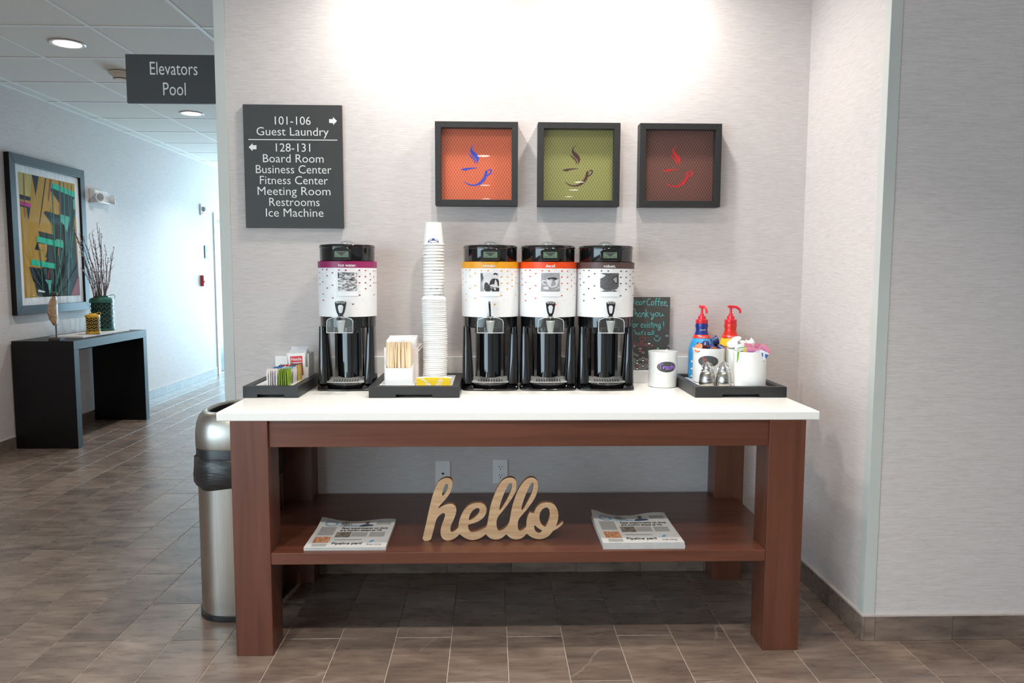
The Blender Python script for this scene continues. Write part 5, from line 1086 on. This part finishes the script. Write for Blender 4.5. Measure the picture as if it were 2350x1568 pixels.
# sculpture ------------------------------------------------------------
M('sculpt_tan', (172, 140, 108), .5, var=.3, scale=(30, 30, 60)); M('sculpt_dark', (60, 54, 48), .5)
p = onZ(CHt, 89, 778); sx_, sy_ = -3.47, onX(-3.47, 89, 700).y
sy_ = max(CY0+.05, sy_)
t = thing('shell_sculpture', (sx_, sy_, CHt), 'tan shell disc sculpture on a thin rod and black base', 'sculpture')
b = MB(); b.box(-.045, .045, -.035, .035, 0, .022); b.o('base', 'sculpt_dark', t, bevel=.002, smooth=0)
b = MB(); b.tube([(0, 0, .022), (0, 0, .17)], .005, 10); b.o('rod', 'sculpt_dark', t)
def zat(q): return onX(sx_, 89, q).z-CHt
za, zb = zat(752), zat(682)
b = MB(); rs = []
for k in range(15):
    s = k/14; z = za+(zb-za)*s; w_ = .050*math.sin(PI*min(1, .06+s*.90))**.6+.004; th = .018*math.sin(PI*(.08+s*.84))+.003; cx_ = -.02*math.sin(s*PI)
    rs.append([(cx_+w_*.55*math.cos(2*PI*q/20), w_*math.sin(2*PI*q/20)*.9+.006*math.sin(q*2.5+k), z) for q in range(20)])
b.rings(rs); b.o('shell', 'sculpt_tan', t, smooth=50)
b = MB(); b.lathe([(.004, zb-.004), (.022, zb+.01), (.022, zb+.026), (.004, zb+.038)], 20); b.o('finial', 'sculpt_dark', t)

# tray under the lanterns, lanterns, branches ------------------------------
M('tray_pale', (206, 200, 196), .4); M('lantern_green', (38, 92, 78), .35, var=.15); M('lantern_yellow', (214, 166, 44), .4, var=.12); M('lantern_inside', (26, 40, 38), .6); M('twig', (96, 78, 74), .7, var=.25); M('bud', (196, 186, 190), .7)
lx = -3.53
def ly(px_): return onX(lx, px_, 740).y
ty0, ty1 = ly(150), ly(262)
b = MB(); b.box(-.14, .14, -(ty1-ty0)/2, (ty1-ty0)/2, 0, .012); b.box(-.12, .12, -(ty1-ty0)/2+.02, (ty1-ty0)/2-.02, .012, .016)
tr = b.o('display_tray', 'tray_pale', None, (lx, (ty0+ty1)/2, CHt), bevel=.002, smooth=0); tag(tr, 'flat pale tray under the two pierced lanterns', 'tray')
def lantern(px0, px1, ptop, pbot, mat, label, cut, X, collar):
    ya_, yb_ = onX(X, px0, 740).y, onX(X, px1, 740).y
    cyl_ = (ya_+yb_)/2; zb_ = CHt+.017; h = onX(X, (px0+px1)/2, ptop).z-zb_
    r = abs(onX(X, px1, 740).y-onX(X, px0, 740).y)*.42
    # apparent width is seen obliquely: use pixel width at that distance
    D = (Vector((X, cyl_, 1))-CAM).dot(FW); r = (px1-px0)/2*D/FPX
    t = thing('pierced_lantern', (X, cyl_, zb_), label, 'lantern', 'pierced lanterns')
    nb = MB(); nb.lathe([(r*.86, .004), (r*.86, h*.80), (r*.5, h*.9)], 32, cap0=True, cap1=False); nb.o('inner_wall', 'lantern_inside', t)
    b = MB(); b.lathe([(r*.9, 0), (r*.98, .004), (r, .012), (r, .022), (r*.9, .022)], 36); b.o('foot', mat, t)
    b = MB(); b.lathe([(r*.90, h*.80), (r, h*.80), (r, h*.86), (r*.93, h*.92), (r*collar*1.1, h*.955), (r*collar, h*.965), (r*collar, h), (r*collar*.85, h), (r*collar*.85, h*.9)], 36, cap0=False, cap1=False); b.o('shoulder', mat, t)
    g = MB(); m_ = cut; nz = max(4, int((h*.78-.022)/(2*PI*r/m_)))
    dz = (h*.80-.022)/nz
    for j in range(nz):
        for k in range(m_):
            a0 = 2*PI*(k+(.5 if j % 2 else 0))/m_; am = 2*PI/m_
            c_ = (a0, .022+dz*(j+.5)); pts = [(a0-am*.5, c_[1]), (a0, c_[1]+dz*.5), (a0+am*.5, c_[1]), (a0, c_[1]-dz*.5)]; inn = [(c_[0]+(p_[0]-c_[0])*.58, c_[1]+(p_[1]-c_[1])*.58) for p_ in pts]
            F = lambda q: (r*.985*math.cos(q[0]), r*.985*math.sin(q[0]), q[1])
            g.add([F(q) for q in pts]+[F(q) for q in inn], [(i, (i+1) % 4, 4+(i+1) % 4, 4+i) for i in range(4)])
    for k in range(m_): pass
    g.o('pierced_wall', mat, t, smooth=0)['kind'] = 'stuff'
    b = MB(); b.tube([(r*.4*math.cos(a)+r*.75, r*1.0*math.sin(a)*.5, h*.93+r*.30*math.sin(a)) for a in [PI*q/10 for q in range(11)]], .0025, 6); b.o('wire_handle', mat, t)
    return t, cyl_, zb_+h, r
tg, gy, gz, gr = lantern(209, 260, 679, 760, 'lantern_green', 'tall dark green pierced lantern holding bare branches', 14, -3.56, .62)
ty, yy, yz, yr = lantern(197, 228, 719, 762, 'lantern_yellow', 'small yellow pierced lantern in front of the green one', 10, -3.44, .42)
random.seed(21)
tips = [(162, 512), (170, 527), (176, 540), (184, 545), (181, 560), (190, 548), (196, 556), (205, 540), (212, 535), (223, 518), (228, 530), (216, 552), (233, 537), (240, 560), (248, 590), (262, 567), (256, 585), (220, 575), (200, 590), (192, 600), (187, 615), (236, 590), (210, 600), (230, 610)]
for i, (px_, py_) in enumerate(tips):
    X = -3.56+random.uniform(-.10, .10)
    e = onX(X, px_, py_); s = Vector((-3.56+random.uniform(-.5, .5)*gr*.5, gy+random.uniform(-.5, .5)*gr*.5+ (px_-225)/1000, gz-.06))
    e.x = X; L = e-Vector((-3.56, gy, CHt)); base = s-Vector((0, 0, 0))
    o0 = Vector((-3.56, gy, gz-.07))
    b = MB(); pts = []; n = 7
    for k in range(n+1):
        q = k/n; m_ = s.lerp(e, q); bow = math.sin(q*PI)*.02; pts.append(m_-o0+Vector((random.uniform(-.006, .006), bow+random.uniform(-.006, .006), random.uniform(-.004, .004))))
    b.tube(pts, [.0042-.0024*k/n for k in range(n+1)], 5)
    for k in range(3, n+1):   # side twigs
        if random.random() < .75:
            d_ = Vector((random.uniform(-.03, .03), random.uniform(-.03, .03), random.uniform(.02, .06))); b.tube([pts[k], pts[k]+d_*.6, pts[k]+d_], [.0022, .0017, .0012], 4)
    o = b.o('branch', 'twig', None, o0, smooth=0); tag(o, 'bare twiggy branch standing in the green lantern', 'branch', 'branches in the green lantern')
    bb = MB()
    for k in range(2, n):
        for _ in range(2):
            q = pts[k].lerp(pts[k+1], random.random())+Vector((random.uniform(-.006, .006), random.uniform(-.006, .006), 0)); bb.lathe([(.0005, q.z-.007), (.0055, q.z-.001), (.0045, q.z+.004), (.0005, q.z+.010)], 5, q.x, q.y)
    bb.o('buds', 'bud', o)['kind'] = 'stuff'

# ================================================================== SMALL FIXTURES ON THE CORRIDOR WALL AND CEILING
def onLw(px_, py_): p = onX(XL, px_, py_); return p.y, p.z
M('fixture_white', (232, 232, 232), .4, var=.02); M('alarm_red', (176, 28, 48), .35, var=.05); M('lens_grey', (150, 152, 156), .2)
ye, ze = onLw(222, 452)
t = thing('emergency_light', (XL, ye, ze-.07), 'white twin-head emergency light on the wall beside the painting', 'emergency light')
b = MB(); b.hexa([(0, -.14, 0), (0, .14, 0), (.07, .12, .01), (.07, -.12, .01), (0, -.14, .14), (0, .14, .14), (.045, .12, .13), (.045, -.12, .13)]); b.o('housing', 'fixture_white', t, bevel=.006)
for s in (-1, 1):
    b = MB(); b.lathe([(.025, 0), (.042, .03), (.045, .06), (.040, .062)], 24); b.xf(Matrix.Translation((.05, s*.11, .055)) @ Matrix.Rotation(PI/2, 4, 'Y') @ Matrix.Rotation(-.5*s, 4, 'X')); h_ = b.o('lamp_head', 'fixture_white', t)
    b = MB(); b.lathe([(.036, .0625), (.02, .066)], 20); b.xf(Matrix.Translation((.05, s*.11, .055)) @ Matrix.Rotation(PI/2, 4, 'Y') @ Matrix.Rotation(-.5*s, 4, 'X')); b.o('lens', 'lens_grey', h_)
ya_, za_ = onLw(462, 482)
t = thing('alarm_strobe', (XL, ya_, za_-.075), 'white wall alarm strobe near the far corridor door', 'alarm')
b = MB(); b.box(0, .02, -.06, .06, 0, .15); b.o('back_plate', 'fixture_white', t, bevel=.01, smooth=0)
b = MB(); b.lathe([(.035, .02), (.032, .045), (.02, .055)], 20); b.xf(Matrix.Translation((0, 0, .085)) @ Matrix.Rotation(PI/2, 4, 'Y')); b.o('strobe_lens', 'lens_grey', t)
b = MB(); b.box(.02, .024, -.04, .04, .018, .04); b.o('lettering_panel', 'alarm_red', t, smooth=0)
ya_, z0_, z1_ = onLw(472, 578)[0], onLw(472, 593)[1], onLw(472, 564)[1]
t = thing('room_sign', (XL, ya_, z0_), 'small dark room number sign on the wall left of far door', 'sign')
b = MB(); b.box(0, .012, -.05, .05, 0, z1_-z0_); b.o('panel', 'sign_black', t, smooth=0)
b = MB(); b.box(.012, .0128, -.035, .035, .04, .07); b.o('pale_strip', 'fixture_white', t, smooth=0)
ya_, z0_, z1_ = onLw(463, 645)[0], onLw(463, 657)[1], onLw(463, 632)[1]
t = thing('fire_pull_station', (XL, ya_, z0_), 'red fire alarm pull station on the corridor wall', 'fire alarm')
b = MB(); b.box(0, .045, -.05, .05, 0, z1_-z0_); b.o('housing', 'alarm_red', t, bevel=.006, smooth=0)
b = MB(); b.box(.045, .055, -.03, .03, .045, .07); b.o('pull_bar', 'fixture_white', t, bevel=.002, smooth=0)
sp = onZ(CH-.01, 278, 170)
t = thing('smoke_detector', (sp.x, sp.y, CH), 'beige smoke detector on the ceiling beside the hanging sign', 'smoke detector')
M('beige_plastic', (214, 202, 186), .45)
b = MB(); b.lathe([(.085, -.002), (.085, -.016), (.066, -.022), (.05, -.05), (.045, -.055)], 32); b.o('housing', 'beige_plastic', t)
b = MB(); b.lathe([(.0535, -.044), (.0515, -.049)], 32, cap0=False, cap1=False); b.o('vent_slot', 'ink', t)
